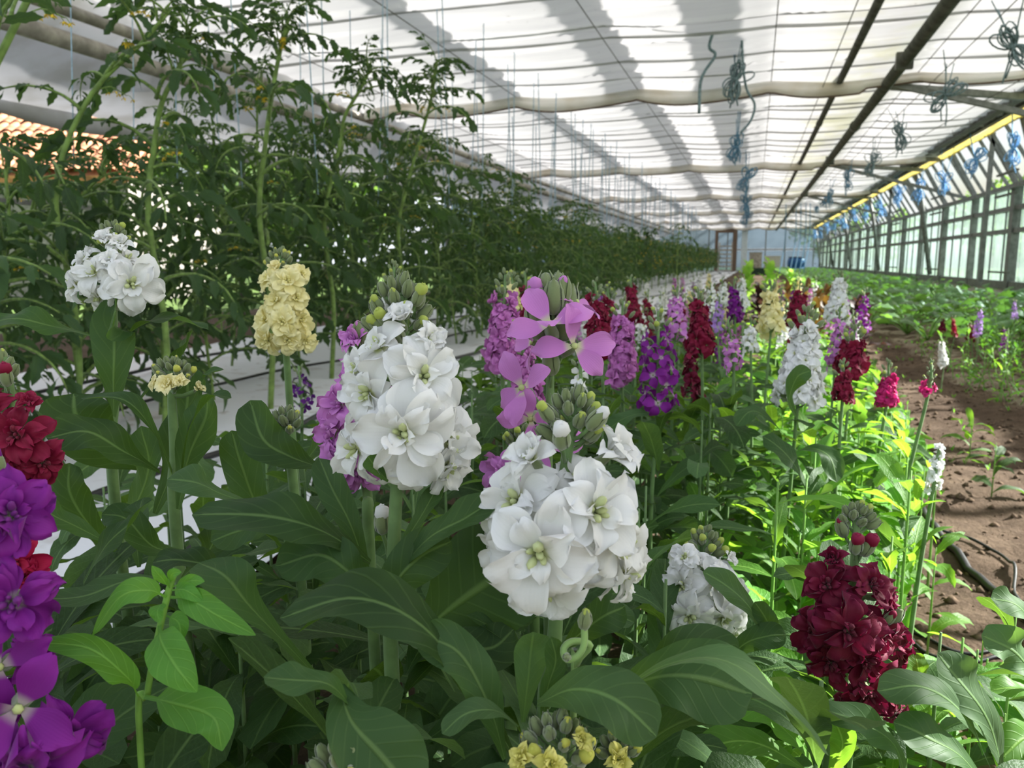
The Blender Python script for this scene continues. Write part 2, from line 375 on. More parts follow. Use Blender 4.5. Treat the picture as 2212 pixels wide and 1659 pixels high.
fl = wpart('floor', mb, [MAT['soil']]); tag(fl, 'bare brown soil of the greenhouse floor and path', kind='structure')
mb = MB(); mb.add([(-60, -20, -.12), (60, -20, -.12), (60, 90, -.12), (-60, 90, -.12)], [(0, 1, 2, 3)])
tag(wpart('ground_outside', mb, [MAT['lawn']]), 'grass outside the greenhouse', kind='structure')
mb = MB(); r = np.random.default_rng(5)
octa = np.array([(1,0,0),(0,1,0),(-1,0,0),(0,-1,0),(0,0,1),(0,0,-.6)], float); of = [(0,1,4),(1,2,4),(2,3,4),(3,0,4),(1,0,5),(2,1,5),(3,2,5),(0,3,5)]
for i in range(5200):
    x = r.uniform(.28, 1.7); y = .9+5.5*r.random()**1.5; s = .003+.011*r.random()**3
    a = r.random()*6.3; V = octa*s*r.uniform(.6, 1.3, (6, 1)); V = V@np.array([[math.cos(a), -math.sin(a), 0], [math.sin(a), math.cos(a), 0], [0, 0, .8]])
    mb.add(V+(x, y, float(ground_z(x, y))+.2*s), of)
tag(wpart('soil_clods', mb, [MAT['clod']]), 'crumbs and clods of dry soil lying on the path', kind='stuff')

xs = np.linspace(-3.6, -.90, 40); ys = np.concatenate([np.linspace(-.8, 9, 150), np.linspace(9.4, 45.5, 60)])
X, Y = np.meshgrid(xs, ys); Z = .012+.02*vnoise(X, Y, 2.4, 8)+.014*vnoise(X+.4*Y, Y-.3*X, 6, 9)
mb = MB(); mb.add(np.stack([X+.03*np.sin(Y*2.1)*(X > -1.0), Y, Z], -1).reshape(-1, 3), gf(len(ys), len(xs)))
tag(wpart('ground_sheet', mb, [MAT['sheet']]), 'white plastic ground sheet lying between the tomatoes and flower bed', 'sheet')
# hoses on the sheet
for i, (x, ph, rr) in enumerate([(-1.12, .3, .007), (-1.5, 1.1, .010), (-2.15, 2.0, .007), (-2.9, .9, .009)]):
    y = np.linspace(-.6, 45, 220); p = np.stack([x+.10*np.sin(y*.9+ph)+.05*np.sin(y*2.3+ph*2)+.02*np.sin(y*6+ph), y, np.full_like(y, .052)], 1)
    mb = MB(); tube(mb, p, rr, 6)
    tag(wpart('drip_hose', mb, [MAT['rubber']]), f'black drip hose along the white ground sheet, {ORD[i]} from the flower bed', 'hose', 'drip hoses on the white sheet')
# ---- hoses on the soil at the right of the bed
def soil_hose(px, r_, label, lift=0.0):
    pts = [onZ(a, b, 0.0) for a, b in px]; p = catmull(pts, 40)
    p[:, 2] = ground_z(p[:, 0], p[:, 1])+r_*.9+lift
    mb = MB(); tube(mb, p, r_, 7); tag(wpart('soil_hose', mb, [MAT['rubber']]), label, 'hose')
soil_hose([(1930, 990), (1985, 1100), (2075, 1195), (2170, 1285), (2260, 1370), (2330, 1440)], .0085, 'thick straight black hose on the soil along the edge of the flower bed')
soil_hose([(2005, 1140), (2090, 1160), (2165, 1190), (2192, 1225), (2192, 1265), (2212, 1300), (2260, 1330)], .0032, 'thin black hose looping off the thick hose across the soil', .004)
soil_hose([(1950, 1345), (1990, 1382), (2050, 1402), (2110, 1405), (2180, 1395)], .0032, 'thin black hose curving in the shade beside the crimson flower')
soil_hose([(1930, 1330), (1990, 1362), (2060, 1388), (2130, 1392), (2200, 1370)], .0025, 'thinnest black tube beside the curving hose in the shade')

# ---- shade curtain ceiling
TY = [8.35, 14.9, 21.6, 28.4, 35.3, 42.3]
CZ = 2.35
ys = np.concatenate([np.arange(1.3, 24, .022), np.arange(24, 46.01, .08)]); xs = np.linspace(-4.25, 2.78, 90)
X, Y = np.meshgrid(xs, ys)
fr = ((X-.07)/1.27) % 1.0; sc_ = 4*fr*(1-fr)
yy = Y+.15*sc_+.03*vnoise(X, Y, 1.7, 4)
ff = (yy/.44+.30*vnoise(X*.15, yy, .9, 6)) % 1.0
Z = CZ-.06*sc_-.034*np.exp(-((ff-.5)/.055)**2)*(.25+1.1*vnoise(X*.5, np.floor(yy/.44), 1.0, 12))-.005*np.sin(yy*24+2*vnoise(X, Y, 2, 7))*(.3+vnoise(X, Y, 1.1, 31))+.010*vnoise(X, Y, 3, 13)
for t in TY: Z -= .05*np.exp(-((Y-t)/.35)**2)
mb = MB(); mb.add(np.stack([X, Y, Z], -1).reshape(-1, 3), gf(len(ys), len(xs)))
fx = np.linspace(-4.2, 2.75, 120); f3 = ((fx-.07)/1.27) % 1.0; s3 = 4*f3*(1-f3); rf_ = np.random.default_rng(4)       # doubled folds that hang from it, greyed to draw their thin shadow lines
yk = 1.6
while yk < 42:
    yl = yk-.15*s3+.03*(vnoise(fx, np.full_like(fx, yk), 1.7, 4)-.5)+.05*np.sin(fx*.7+yk); hh = .45*(.006+.026*vnoise(fx, np.full_like(fx, yk*3.1), .9, 18))*rf_.uniform(.5, 1.4)
    zt = CZ-.06*s3+.004; mb.add(np.concatenate([np.stack([fx, yl, zt], 1), np.stack([fx, yl+.006, zt-.012-hh], 1)]), gf(2, 120), None, 1); yk += rf_.choice([.30, .52, .62, .75])
tag(wpart('ceiling', mb, [MAT['curtain'], MAT['curtain_fold_shade']]), 'white pleated shade curtain stretched under the roof', kind='structure')
# boards of the roof above the curtain: they throw the long stripes of shade on it
BZ = 1.15
OX, OY = BZ/math.tan(SUN_EL)*math.sin(SUN_AZ), BZ/math.tan(SUN_EL)*math.cos(SUN_AZ)
for i, (x, w) in enumerate([(-.30, .30), (-1.22, .26), (-2.45, .20)]):
    mb = MB(); box(mb, (x+OX-w/2, -1, CZ+BZ-.02), (x+OX+w/2, 48, CZ+BZ+.03))
    tag(wpart(f'trim_{i+1}', mb, [MAT['roof_board']]), 'roof gutter board above the shade curtain', kind='structure')
for i, x in enumerate([.07, -1.2, -2.47, -3.74, 1.34]):       # wires under the curtain
    mb = MB(); tube(mb, [(x, 1.3, CZ-.06), (x, 46, CZ-.06)], .004, 5)
    tag(wpart('curtain_wire', mb, [MAT['wire']]), f'thin wire along under the white curtain, {ORD[i]} counted leftwards from the twine bundles' if x < 1 else 'thin wire running under the white curtain beside the round pipes', 'wire')
# ---- trusses with the curtain gathered under them
for i, t in enumerate(TY):
    r_ = empty('roof_truss', (0, t, 2.2), f'grey roof truss bar with gathered cream curtain, {ORD[i]} one from the camera', 'truss', 'roof trusses across the house')
    mb = MB(); box(mb, (-4.3, t+.05, CZ-.13), (2.9, t+.10, CZ-.07)); wpart('crossbar', mb, [MAT['metal_grey']], r_, False)
    xs = np.linspace(-4.2, 2.6, 110); V = []; f2 = ((xs-.07)/1.27) % 1.0
    sag = (.10+.075*4*f2*(1-f2)+.012*np.sin(xs*5+i))*np.where(xs > .9, .75, 1)
    for a, b in [(-.02, 0), (-.055, .22), (-.045, .35), (-.075, .55), (-.085, .85), (-.04, 1), (.02, .97), (.03, .5), (.04, 0)]:
        V.append(np.stack([xs, np.full_like(xs, t)+a+.006*np.sin(xs*9+b*7), CZ-.055-sag*b], 1))
    mb = MB(); mb.add(np.concatenate(V), gf(9, len(xs))); wpart('gathered_curtain', mb, [MAT['curtain_fold']], r_)
    mb = MB(); tube(mb, np.stack([xs, np.full_like(xs, t)-.05, CZ-.055-sag*1.0-.006], 1), .009, 5); wpart('hem', mb, [MAT['wood_brown']], r_)
    mb = MB(); beam(mb, (1.05, t+.1, 2.22), (2.78, t+1.2, 2.2), .06, .06); beam(mb, (1.05, t-.0, 2.23), (3.28, t+.1, 1.62), .05, .05)
    wpart('brace', mb, [MAT['metal_grey']], r_, False)
    mb = MB(); p0 = np.array([2.92, t+2.6, 2.25]); p1 = np.array([3.24, t+2.3, .34]); tube(mb, [p0, p0*.8+p1*.2+(.03, 0, 0), p1], .045, 8); wpart('leg', mb, [MAT['metal_grey']], r_)
# ---- pipes under the ceiling
def pipe(name, pts, r_, mat, label, brackets=()):
    o = empty(name, pts[0], label, 'pipe'); mb = MB(); tube(mb, pts, r_, 10); wpart('tube', mb, [mat], o)
    for (x, y, z) in brackets:
        mb = MB(); tube(mb, [(x, y, z), (x, y, CZ-.06)], .008, 5); box(mb, (x-r_*1.25, y-.03, z-r_*1.25), (x+r_*1.25, y+.03, z+r_*1.25)); wpart('bracket', mb, [MAT['metal_dark']], o, False)
    for y in np.arange(5.5, 44, 5.2):
        q = np.array(pts[0])+(np.array(pts[1])-np.array(pts[0]))*(y-pts[0][1])/(pts[1][1]-pts[0][1])
        mb = MB(); tube(mb, [q-(0, .07, 0), q+(0, .07, 0)], r_*1.22, 10); wpart('coupling', mb, [mat], o)
    return o
pipe('ceiling_pipe', [(1.10, 2, 2.2), (.99, 45, 2.2)], .052, MAT['metal_dark'], 'thicker dark round pipe running along under the curtain', [(1.085, y, 2.2) for y in (7.4, 14.2, 21, 28)])
pipe('ceiling_pipe', [(.70, 2, 2.25), (.56, 45, 2.25)], .032, MAT['metal_dark'], 'thinner dark round pipe beside the thick ceiling pipe', [(.67, y, 2.25) for y in (8.4, 15.1, 22)])
pipe('side_pipe', [(-4.25, 1, 1.98), (-4.2, 45, 2.0)], .055, MAT['metal_pale'], 'lower pale round pipe along the edge of the left curtain')
pipe('side_pipe', [(-4.33, 1, 2.2), (-4.33, 45, 2.2)], .04, MAT['metal_pale'], 'upper brownish pipe along the edge of the left curtain')
for i, (a, b) in enumerate([((.55, 3, 2.2), (.42, 40, 2.22)), ((1.5, 4, 2.2), (1.25, 40, 2.25)), ((2.1, 6, 2.05), (1.3, 22, 2.15))]):
    mb = MB(); tube(mb, [a, b], .004, 5); tag(wpart('guy_wire', mb, [MAT['wire']]), ['thin wire just left of the thin ceiling pipe', 'thin wire right of the thick ceiling pipe', 'thin wire slanting across behind the hanging twine'][i], 'wire')
# gutter beams on the right
g = empty('gutter_beam', (2.75, 2, 2.25), 'dark double gutter beam with a yellow gutter below, along the right eave', 'beam')
mb = MB(); box(mb, (2.58, 1, 2.30), (2.68, 46, 2.37)); box(mb, (2.60, 1, 2.37), (2.80, 46, 2.40)); wpart('inner_rail', mb, [MAT['metal_dark']], g, False)
mb = MB(); box(mb, (2.74, 1, 2.29), (2.80, 46, 2.38)); wpart('outer_rail', mb, [MAT['metal_dark']], g, False)
y = np.linspace(1, 46, 90); V = []
for q, (x, z) in enumerate([(2.81, 2.30), (2.83, 2.255), (2.87, 2.235), (2.91, 2.25), (2.93, 2.29)]): V.append(np.stack([x+.008*np.sin(y*1.7+q), y, z+.01*np.sin(y*2.9)], 1))
mb = MB(); mb.add(np.concatenate(V), gf(5, len(y))); wpart('gutter', mb, [MAT['gutter_film']], g)
for k in range(26):
    yk = 6.0+k*.9; mb = MB(); tube(mb, [(2.45, yk, 2.33), (2.47, yk, 2.26), (2.50, yk, 2.29)], .004, 4); wpart('hook', mb, [MAT['wire']], g)
for k, yk in enumerate((9.6, 16.2, 23)):
    mb = MB(); box(mb, (2.42, yk-.02, 2.27), (2.66, yk+.02, 2.30)); wpart('stub', mb, [MAT['metal_dark']], g, False)

# ---- right wall: rails, posts, frosted panels, sloping eave glazing
WX = 3.32
W = tag(link('wall_right', None, None, M4(t=(WX, 1, 0))), 'glazed right side wall of the greenhouse', kind='structure'); W.empty_display_size = .1
for z, h in ((.27, .11), (1.0, .06), (1.30, .06), (1.60, .05)):
    mb = MB(); box(mb, (WX-.05, 1, z-h/2), (WX+.03, 46, z+h/2)); wpart('rail', mb, [MAT['metal_grey']], W, False)
mb = MB(); box(mb, (WX-.14, 1, 1.545), (WX-.06, 46, 1.60)); wpart('rail', mb, [MAT['metal_grey']], W, False)
mb = MB(); box(mb, (WX-.03, .5, -.12), (WX+.10, 46.2, .215)); wpart('plinth', mb, [MAT['plaster']], W, False)
for k in range(22):
    yk = 1.85+2.1*k; w = .085 if k % 2 else .05
    mb = MB(); box(mb, (WX-.07, yk-w, .2), (WX+.02, yk+w, 1.6)); wpart('post', mb, [MAT['metal_grey']], W, False)
    mb = MB(); beam(mb, (WX-.03, yk, 1.6), (2.9, yk, 2.28), .06, .06); wpart('rafter', mb, [MAT['metal_grey']], W, False)
    if k % 2 or k in (4, 8):
        mb = MB(); box(mb, (2.93, yk-.03, .3), (2.98, yk+.03, 2.28))
        if k % 4 == 1: wpart('column', mb, [MAT['metal_grey']], W, False)
    if k > 3 and k % 2:
        for z in (.44, 1.42, 1.70):
            mb = MB(); box(mb, (WX-.30, yk-.9, z), (WX-.26, yk-.05, z+.025)); wpart('vent_arm', mb, [MAT['metal_dark']], W, False)
me_lo = MB(); cx = np.linspace(0, 1, 9); V = np.array([(.012*math.cos(c*PI*4), c*.6, z) for z in (0, .66) for c in cx]); me_lo.add(V, gf(2, 9))
me_lo = me_lo.mesh('frosted_panel', [MAT['glass_frost']]); mm = MB(); mm.add(np.array([(.006*math.cos(c*PI*4), c*.6, z) for z in (0, .25) for c in cx]), gf(2, 9)); me_mid = mm.mesh('upper_panel', [MAT['glass_frost']])
sv = np.array([(WX, 1.62), (2.9, 2.28)]); mm = MB(); mm.add([(0, 0, 0), (0, .6, 0), (-.42, .6, .66), (-.42, 0, .66)], [(0, 1, 2, 3)]); me_sl = mm.mesh('glass_pane', [MAT['glass']])
mm = MB(); box(mm, (-.012, -.01, 0), (.012, .01, 1.25)); me_bar = mm.mesh('glazing_bar', [MAT['metal_grey']], False)
mm = MB(); beam(mm, (0, 0, 0), (-.42, 0, .66), .03, .04); me_sb = mm.mesh('sloping_bar', [MAT['metal_grey']], False)
for k in range(72):
    y0 = 1.05+.62*k
    link('frosted_panel', me_lo, W, M4(t=(WX+.02, y0, .32))); link('upper_panel', me_mid, W, M4(t=(WX+.02, y0, 1.03)))
    link('upper_panel', me_mid, W, M4(t=(WX+.02, y0, 1.325)))
    link('glass_pane', me_sl, W, M4(t=(WX, y0, 1.62))); link('glazing_bar', me_bar, W, M4(t=(WX-.0, y0-.01, .32))); link('sloping_bar', me_sb, W, M4(t=(WX-.01, y0-.01, 1.62)))
# ---- left wall and rolled side curtain
LX = -5.5
W2 = tag(link('wall_left', None, None, M4(t=(LX, 1, 0))), 'open left side wall of the greenhouse', kind='structure')
for k in range(15):
    yk = 1.5+3.1*k; mb = MB(); tube(mb, [(LX, yk, 0), (LX+.12, yk, 1.9)], .035, 7); wpart('post', mb, [MAT['metal_dark']], W2)
for z in (.5, 1.05):
    mb = MB(); box(mb, (LX-.02, 0, z-.02), (LX+.02, 46, z+.02)); wpart('rail', mb, [MAT['metal_grey']], W2, False)
for k in range(14):
    yk = 13.9+2.3*k; mb = MB(); box(mb, (LX-.01, yk+.03, .05), (LX+.01, yk+2.25, 1.8)); wpart('glass_pane', mb, [MAT['glass_blue']], W2, False)
ys = np.linspace(.5, 46, 160); V = []
for a, (x, z) in enumerate([(-4.28, 2.33), (-4.5, 2.18), (-4.8, 2.0), (-5.1, 1.86), (-5.38, 1.78)]):
    V.append(np.stack([np.full_like(ys, x), ys, z-.05*np.abs(np.sin(ys*PI/3.1))*math.sin(PI*a/4)+.015*np.sin(ys*4+a)], 1))
so = empty('side_curtain', (-4.8, 1, 1.8), 'grey white side curtain sloping down to its roll beyond the tomatoes', 'curtain')
mb = MB(); mb.add(np.concatenate(V), gf(5, len(ys))); wpart('sheet', mb, [MAT['side_curtain']], so)
mb = MB(); tube(mb, np.stack([np.full_like(ys, -5.4), ys, 1.74+.02*np.sin(ys*2)], 1), .07+.015*np.sin(ys*5), 9); wpart('roll', mb, [MAT['side_curtain']], so)
# ---- end wall
EY = 46.0
def onY(px, py, Yv=EY): r = ray(px, py); return P(px, py, Yv/r[1])
W3 = tag(link('wall_end', None, None, M4(t=(0, EY, 0))), 'glazed far end wall of the greenhouse', kind='structure')
mm = MB(); box(mm, (0, -.01, 0), (.98, .01, 1.1)); me_ep = mm.mesh('glass_pane', [MAT['glass_blue']], False)
for k in range(9):
    x = -5.5+k*1.0
    for z in (.05, 1.25): link('glass_pane', me_ep, W3, M4(t=(x, EY+.03, z)))
    mb = MB(); box(mb, (x-.03, EY-.03, 0), (x+.03, EY+.03, 2.5)); wpart('post', mb, [MAT['metal_grey']], W3, False)
for z in (.03, 1.2, 2.38):
    mb = MB(); box(mb, (-5.5, EY-.04, z-.04), (3.4, EY+.04, z+.04)); wpart('rail', mb, [MAT['metal_grey']], W3, False)
o = empty('support_post', (-.56, 42.6, 0), 'pale bluish support post at the far end of the house', 'post')
mb = MB(); box(mb, (-.70, 42.5, 0), (-.42, 42.7, 2.2)); wpart('shaft', mb, [MAT['white_post']], o, False)
mb = MB(); box(mb, (-.85, 42.45, 2.2), (-.27, 42.75, 2.3)); wpart('cap', mb, [MAT['blue_plastic']], o, False)
o = empty('door_frame', (-1.3, 45.5, 0), 'brown wooden door frame at the far end left of the pale post', 'door frame')
for a, b in (((-1.22, 45.4, 0), (-.98, 45.6, 2.3)), ((-2.15, 45.4, 0), (-1.98, 45.6, 2.3)), ((-2.0, 45.4, 2.1), (-1.2, 45.6, 2.3))):
    mb = MB(); box(mb, a, b); wpart('jamb', mb, [MAT['wood_brown']], o, False)
o = empty('ladder', (-1.45, 42, 0), 'grey brown ladder standing before the far door frame', 'ladder')
for x in (-1.78, -1.12):
    mb = MB(); beam(mb, (x, 41.6, 0), (x*.93-.1, 42.0, 1.5), .06, .08); wpart('rail', mb, [MAT['metal_pale']], o, False)
for k in range(7):
    mb = MB(); z = .12+k*.2; box(mb, (-1.76, 41.58+z*.26, z-.03), (-1.14, 41.66+z*.26, z+.03)); wpart('rung', mb, [MAT['metal_pale']], o, False)
o = empty('barrel', (1.75, 38, 0), 'blue plastic barrel far down the house', 'barrel')
mb = MB(); lathe(mb, [(.33, 0), (.36, .1), (.37, .3), (.35, .32), (.37, .34), (.37, .6), (.33, .72), (.2, .73)], 14, M=M4(t=(1.75, 38, 0))); wpart('drum', mb, [MAT['blue_plastic']], o)
mb = MB(); lathe(mb, [(.34, .73), (.34, .77), (.1, .78)], 14, M=M4(t=(1.75, 38, 0))); wpart('lid', mb, [MAT['rubber']], o)
for i, (px, py, w, h, d, mat, lab) in enumerate([(1640, 597, 34, 36, 33, 'dark_green', 'dark green crate between the two bright lettuces far back'), (1668, 570, 32, 34, 41, 'plaster', 'pale box standing on the bench at the far end'), (1632, 560, 26, 30, 43, 'metal_pale', 'grey box beside the pale post at the far end')]):
    c = P(px, py, d); s = d/F; o = empty('storage_crate', (c[0], c[1], 0), lab, 'crate'); z1 = c[2]+h*s/2
    mb = MB(); box(mb, (c[0]-w*s/2, c[1]-.3, 0), (c[0]+w*s/2, c[1]+.3, z1)); wpart('shell', mb, [MAT[mat]], o, False)
    mb = MB(); box(mb, (c[0]-w*s/2-.02, c[1]-.32, z1-.05), (c[0]+w*s/2+.02, c[1]+.32, z1)); wpart('rim', mb, [MAT[mat]], o, False)

# ---- outside: house with clay tiles, trees
hx = nrm(np.array([RT[0], RT[1], 0])); hy = np.array([-hx[1], hx[0], 0])          # across / away from the camera
A = P(60, 200, 15.5); B = P(60, 372, 13.0)
ho = empty('house', (A[0], A[1], -.1), 'house with an orange clay tile roof seen past the tomatoes at left', 'house')
sl = B-A; run = abs(sl@hy); drop = -sl[2]; L = math.hypot(run, drop); dn = nrm(-hy*run+np.array([0, 0, -drop])); nn = np.cross(dn, hx); nn = nn*np.sign(nn[2])
mm = MB(); a = np.linspace(0, PI, 6); pr = [(-.095*math.cos(t), .055*math.sin(t)) for t in a]; k = L/9
V = np.array([(x*(1+.12*q), q*(k*1.12), z*(1+.1*q)+.02*q) for q in (0, 1) for x, z in pr]); mm.add(V, gf(2, 6)); me_tile = mm.mesh('roof_tile', [MAT['clay_tile']])
R_ = np.stack([hx, dn, nn], 1)
mb = MB(); q0 = A-hx*3.4-nn*.06; q1 = A+hx*3.2-nn*.06; mb.add([q0, q1, q1+dn*L, q0+dn*L, q0-nn*.12, q1-nn*.12, q1+dn*L-nn*.12, q0+dn*L-nn*.12], [(0,1,2,3),(7,6,5,4),(0,4,5,1),(1,5,6,2),(2,6,7,3),(3,7,4,0)])
rf = wpart('roof', mb, [MAT['clay_tile']], ho, False)
for i in range(9):
    for j in range(33):
        link('roof_tile', me_tile, rf, M4(R_, A+hx*(-3.3+.2*j+.02*RNG.random())+dn*(k*i)+nn*(.01+.014*RNG.random())))
mb = MB(); q = A-hx*3.5+dn*.05; tube(mb, [A-hx*3.5+nn*.03, A+hx*3.3+nn*.03], .09, 8); wpart('ridge', mb, [MAT['clay_tile']], ho)
c0 = A+dn*L; mb = MB(); V = [c0-hx*3.2+hy*.3, c0+hx*3.0+hy*.3, c0+hx*3.0+hy*4.5, c0-hx*3.2+hy*4.5]; V = [np.array([v[0], v[1], z]) for z in (-.1, c0[2]-.02) for v in V]
mb.add(V, [(3,2,1,0),(4,5,6,7),(0,1,5,4),(1,2,6,5),(2,3,7,6),(3,0,4,7)]); wpart('wall', mb, [MAT['house_wall']], ho, False)
def tree(x, y, h, rad, n, seed, label, zc=.55):
    r = np.random.default_rng(seed); o = empty('tree', (x, y, -.12), label, 'tree', 'trees outside the glass')
    mb = MB(); tube(mb, catmull([(x, y, -.12), (x+.1, y, h*.3), (x-.05, y+.1, h*.75)], 7), [.16, .14, .12, .11, .09, .07, .05], 7); wpart('trunk', mb, [MAT['bark']], o)
    u = r.normal(size=(n, 3)); u /= np.linalg.norm(u, axis=1)[:, None]; q = u*(.55+.45*r.random((n, 1)))
    cl = r.normal(size=(14, 3)); cl /= np.linalg.norm(cl, axis=1)[:, None]
    q += .35*cl[np.argmax(u@cl.T, 1)]
    c = np.array([x, y, h*zc])+q*np.array([rad, rad, h*(1-zc)*.8]); s = r.uniform(.12, .26, n)
    a = r.normal(size=(n, 3)); a /= np.linalg.norm(a, axis=1)[:, None]; b = np.cross(a, r.normal(size=(n, 3))); b /= np.linalg.norm(b, axis=1)[:, None]
    V = np.stack([c-a*s[:, None], c+b*s[:, None]*.5, c+a*s[:, None], c-b*s[:, None]*.5], 1).reshape(-1, 3)
    mb = MB(); mb.add(V, [(4*i, 4*i+1, 4*i+2, 4*i+3) for i in range(n)]); tag(wpart('crown', mb, [MAT['tree_leaf']], o), kind='stuff')
for i, (x, y, h, rr) in enumerate([(9.5, 10, 3.6, 2.0), (10.5, 15, 4.2, 2.2), (10, 20.5, 3.4, 2.2), (11.5, 26, 4.6, 2.4), (11, 33, 4.0, 2.6), (12, 41, 4.4, 2.8), (6, 56, 4.4, 3.0)]):
    tree(x, y, h, rr, 1500, 40+i, f'green leafy tree outside the right glass wall, {ORD[i]} one from the camera')
for i, (px, d, h, rr) in enumerate([(-40, 24, 8.5, 3.4), (150, 27, 8.2, 3.0), (420, 22, 5.0, 2.6), (560, 24, 4.6, 2.6), (700, 28, 4.5, 2.8)]):
    c = P(px, 500, d); tree(c[0], c[1], h, rr, 2200, 60+i, f'green tree outside beyond the left wall, {ORD[i]} one counted from the tiled house' if i > 1 else ('tall tree rising behind the tiled roof at its far left end', 'tall tree rising behind the middle of the tiled roof')[i], .6)

# ---- twine bundles hanging from the ceiling
def hank(name, c, size, mat, label, group, up, seed, spread=.05, nl=14):
    r = np.random.default_rng(seed); o = empty(name, c, label, 'twine', group); c = np.asarray(c, float)
    for k in range(up):
        q = c+np.array([r.uniform(-spread, spread), r.uniform(-.3, .6), 0]); q[2] = CZ-.03; m_ = (c+q)/2+np.array([r.uniform(-.01, .01), 0, 0])
        mb = MB(); tube(mb, catmull([q, m_, c], 6), .0045, 4); wpart('string', mb, [mat], o)
    tilt = r.uniform(-.7, .7); mb = MB()
    for k in range(nl):
        a = tilt+r.normal(0, .26)+(.5 if k % 5 == 0 else 0)+(PI if k % 2 else 0); l = size*r.uniform(.65, 1.1); w = size*r.uniform(.12, .28)
        dx, dz = math.sin(a), math.cos(a)*.95-.05; s_ = r.uniform(-.5, .5)*size
        t = np.linspace(0, 2*PI, 13); along = l*(1-np.cos(t))/2; side = w*np.sin(t)
        p = np.stack([c[0]+dx*along+dz*side, c[1]+s_*np.sin(t/2), c[2]+dz*along-dx*side], 1); tube(mb, p, size*.036, 4, cap=False)
    wpart('coil', mb, [mat], o)
    mb = MB(); tube(mb, [c+(-.0, 0, -size*.08), c+(0, 0, size*.08)], size*.09, 7); wpart('tie', mb, [mat], o)
    for k in range(2):
        e = c+np.array([r.uniform(-.3, .3)*size, 0, -size*r.uniform(.9, 1.5)]); mb = MB(); tube(mb, catmull([c, (c+e)/2+(r.uniform(-.1, .1)*size, 0, 0), e], 6), size*.034, 4); wpart('loose_end', mb, [mat], o)
for i, (px, py, d) in enumerate([(1588, 172, 6.2), (1590, 318, 9.2), (1612, 385, 12.6), (1612, 440, 17), (1612, 470, 22)]):
    hank('twine_bundle', P(px, py, d), .17 if i < 2 else .22, MAT['twine_faded' if i < 1 else 'twine_blue'], f'grey blue bundle of twine under the middle of the ceiling, {ORD[i]} one from the camera', 'twine bundles under the middle of the ceiling', 4, 100+i, .04, 16)
for i, (px, py, d) in enumerate([(2190, 100, 5.2), (2042, 205, 6.8), (1945, 290, 8.8), (1885, 352, 11), (1830, 388, 13.4), (1790, 425, 17), (1782, 432, 20), (1765, 445, 25)]):
    hank('twine_bundle', P(px, py, d), .17+.003*i, MAT['twine_faded' if i < 4 else 'twine_blue'], f'bundle of blue twine hanging right of the thick ceiling pipe, {ORD[i]} one from the camera', 'twine bundles right of the ceiling pipes', 3, 130+i, .12, 14)
for i in range(13):
    yk = 10.6+1.55*i+.08*i*i
    hank('twine_bundle', (2.75-.01*i, yk, 1.86+.08*math.sin(i*2.1)), .19+.004*i, MAT['twine_bright'], f'bright blue twine bundle before the sloping glass, {ORD[i]} one from the camera', 'twine bundles before the sloping glass', 2, 160+i, .1, 12)
# long loose twine beside the nearest bundle
mb = MB(); tube(mb, catmull([P(a, b, 6.0) for a, b in ((1535, -10), (1548, 40), (1532, 100), (1545, 120), (1515, 170), (1510, 245))], 24), .012, 5)
tag(wpart('loose_twine', mb, [MAT['twine_faded']]), 'thick grey twine dangling loose left of the nearest twine bundle', 'twine')
mb = MB(); tube(mb, catmull([P(a, b, 6.3) for a, b in ((1600, -20), (1604, 120), (1612, 190), (1630, 225), (1622, 260), (1600, 287))], 26), .010, 5)
tag(wpart('loose_twine', mb, [MAT['twine_faded']]), 'grey twine tail curling below the nearest twine bundle', 'twine')
for i, px in enumerate((1690, 1712, 1722, 1733, 1742)):
    c = P(px, 590, 24); mb = MB(); tube(mb, catmull([(c[0], c[1], CZ-.05), (c[0]+.03, c[1], 1.2), (c[0]-.1, c[1], .15)], 8), .012, 4)
    tag(wpart('hanging_string', mb, [MAT['twine_blue']]), f'pale blue string hanging to the ground far down the house, {ORD[i]} from the left', 'string', 'strings hanging at the far right end')

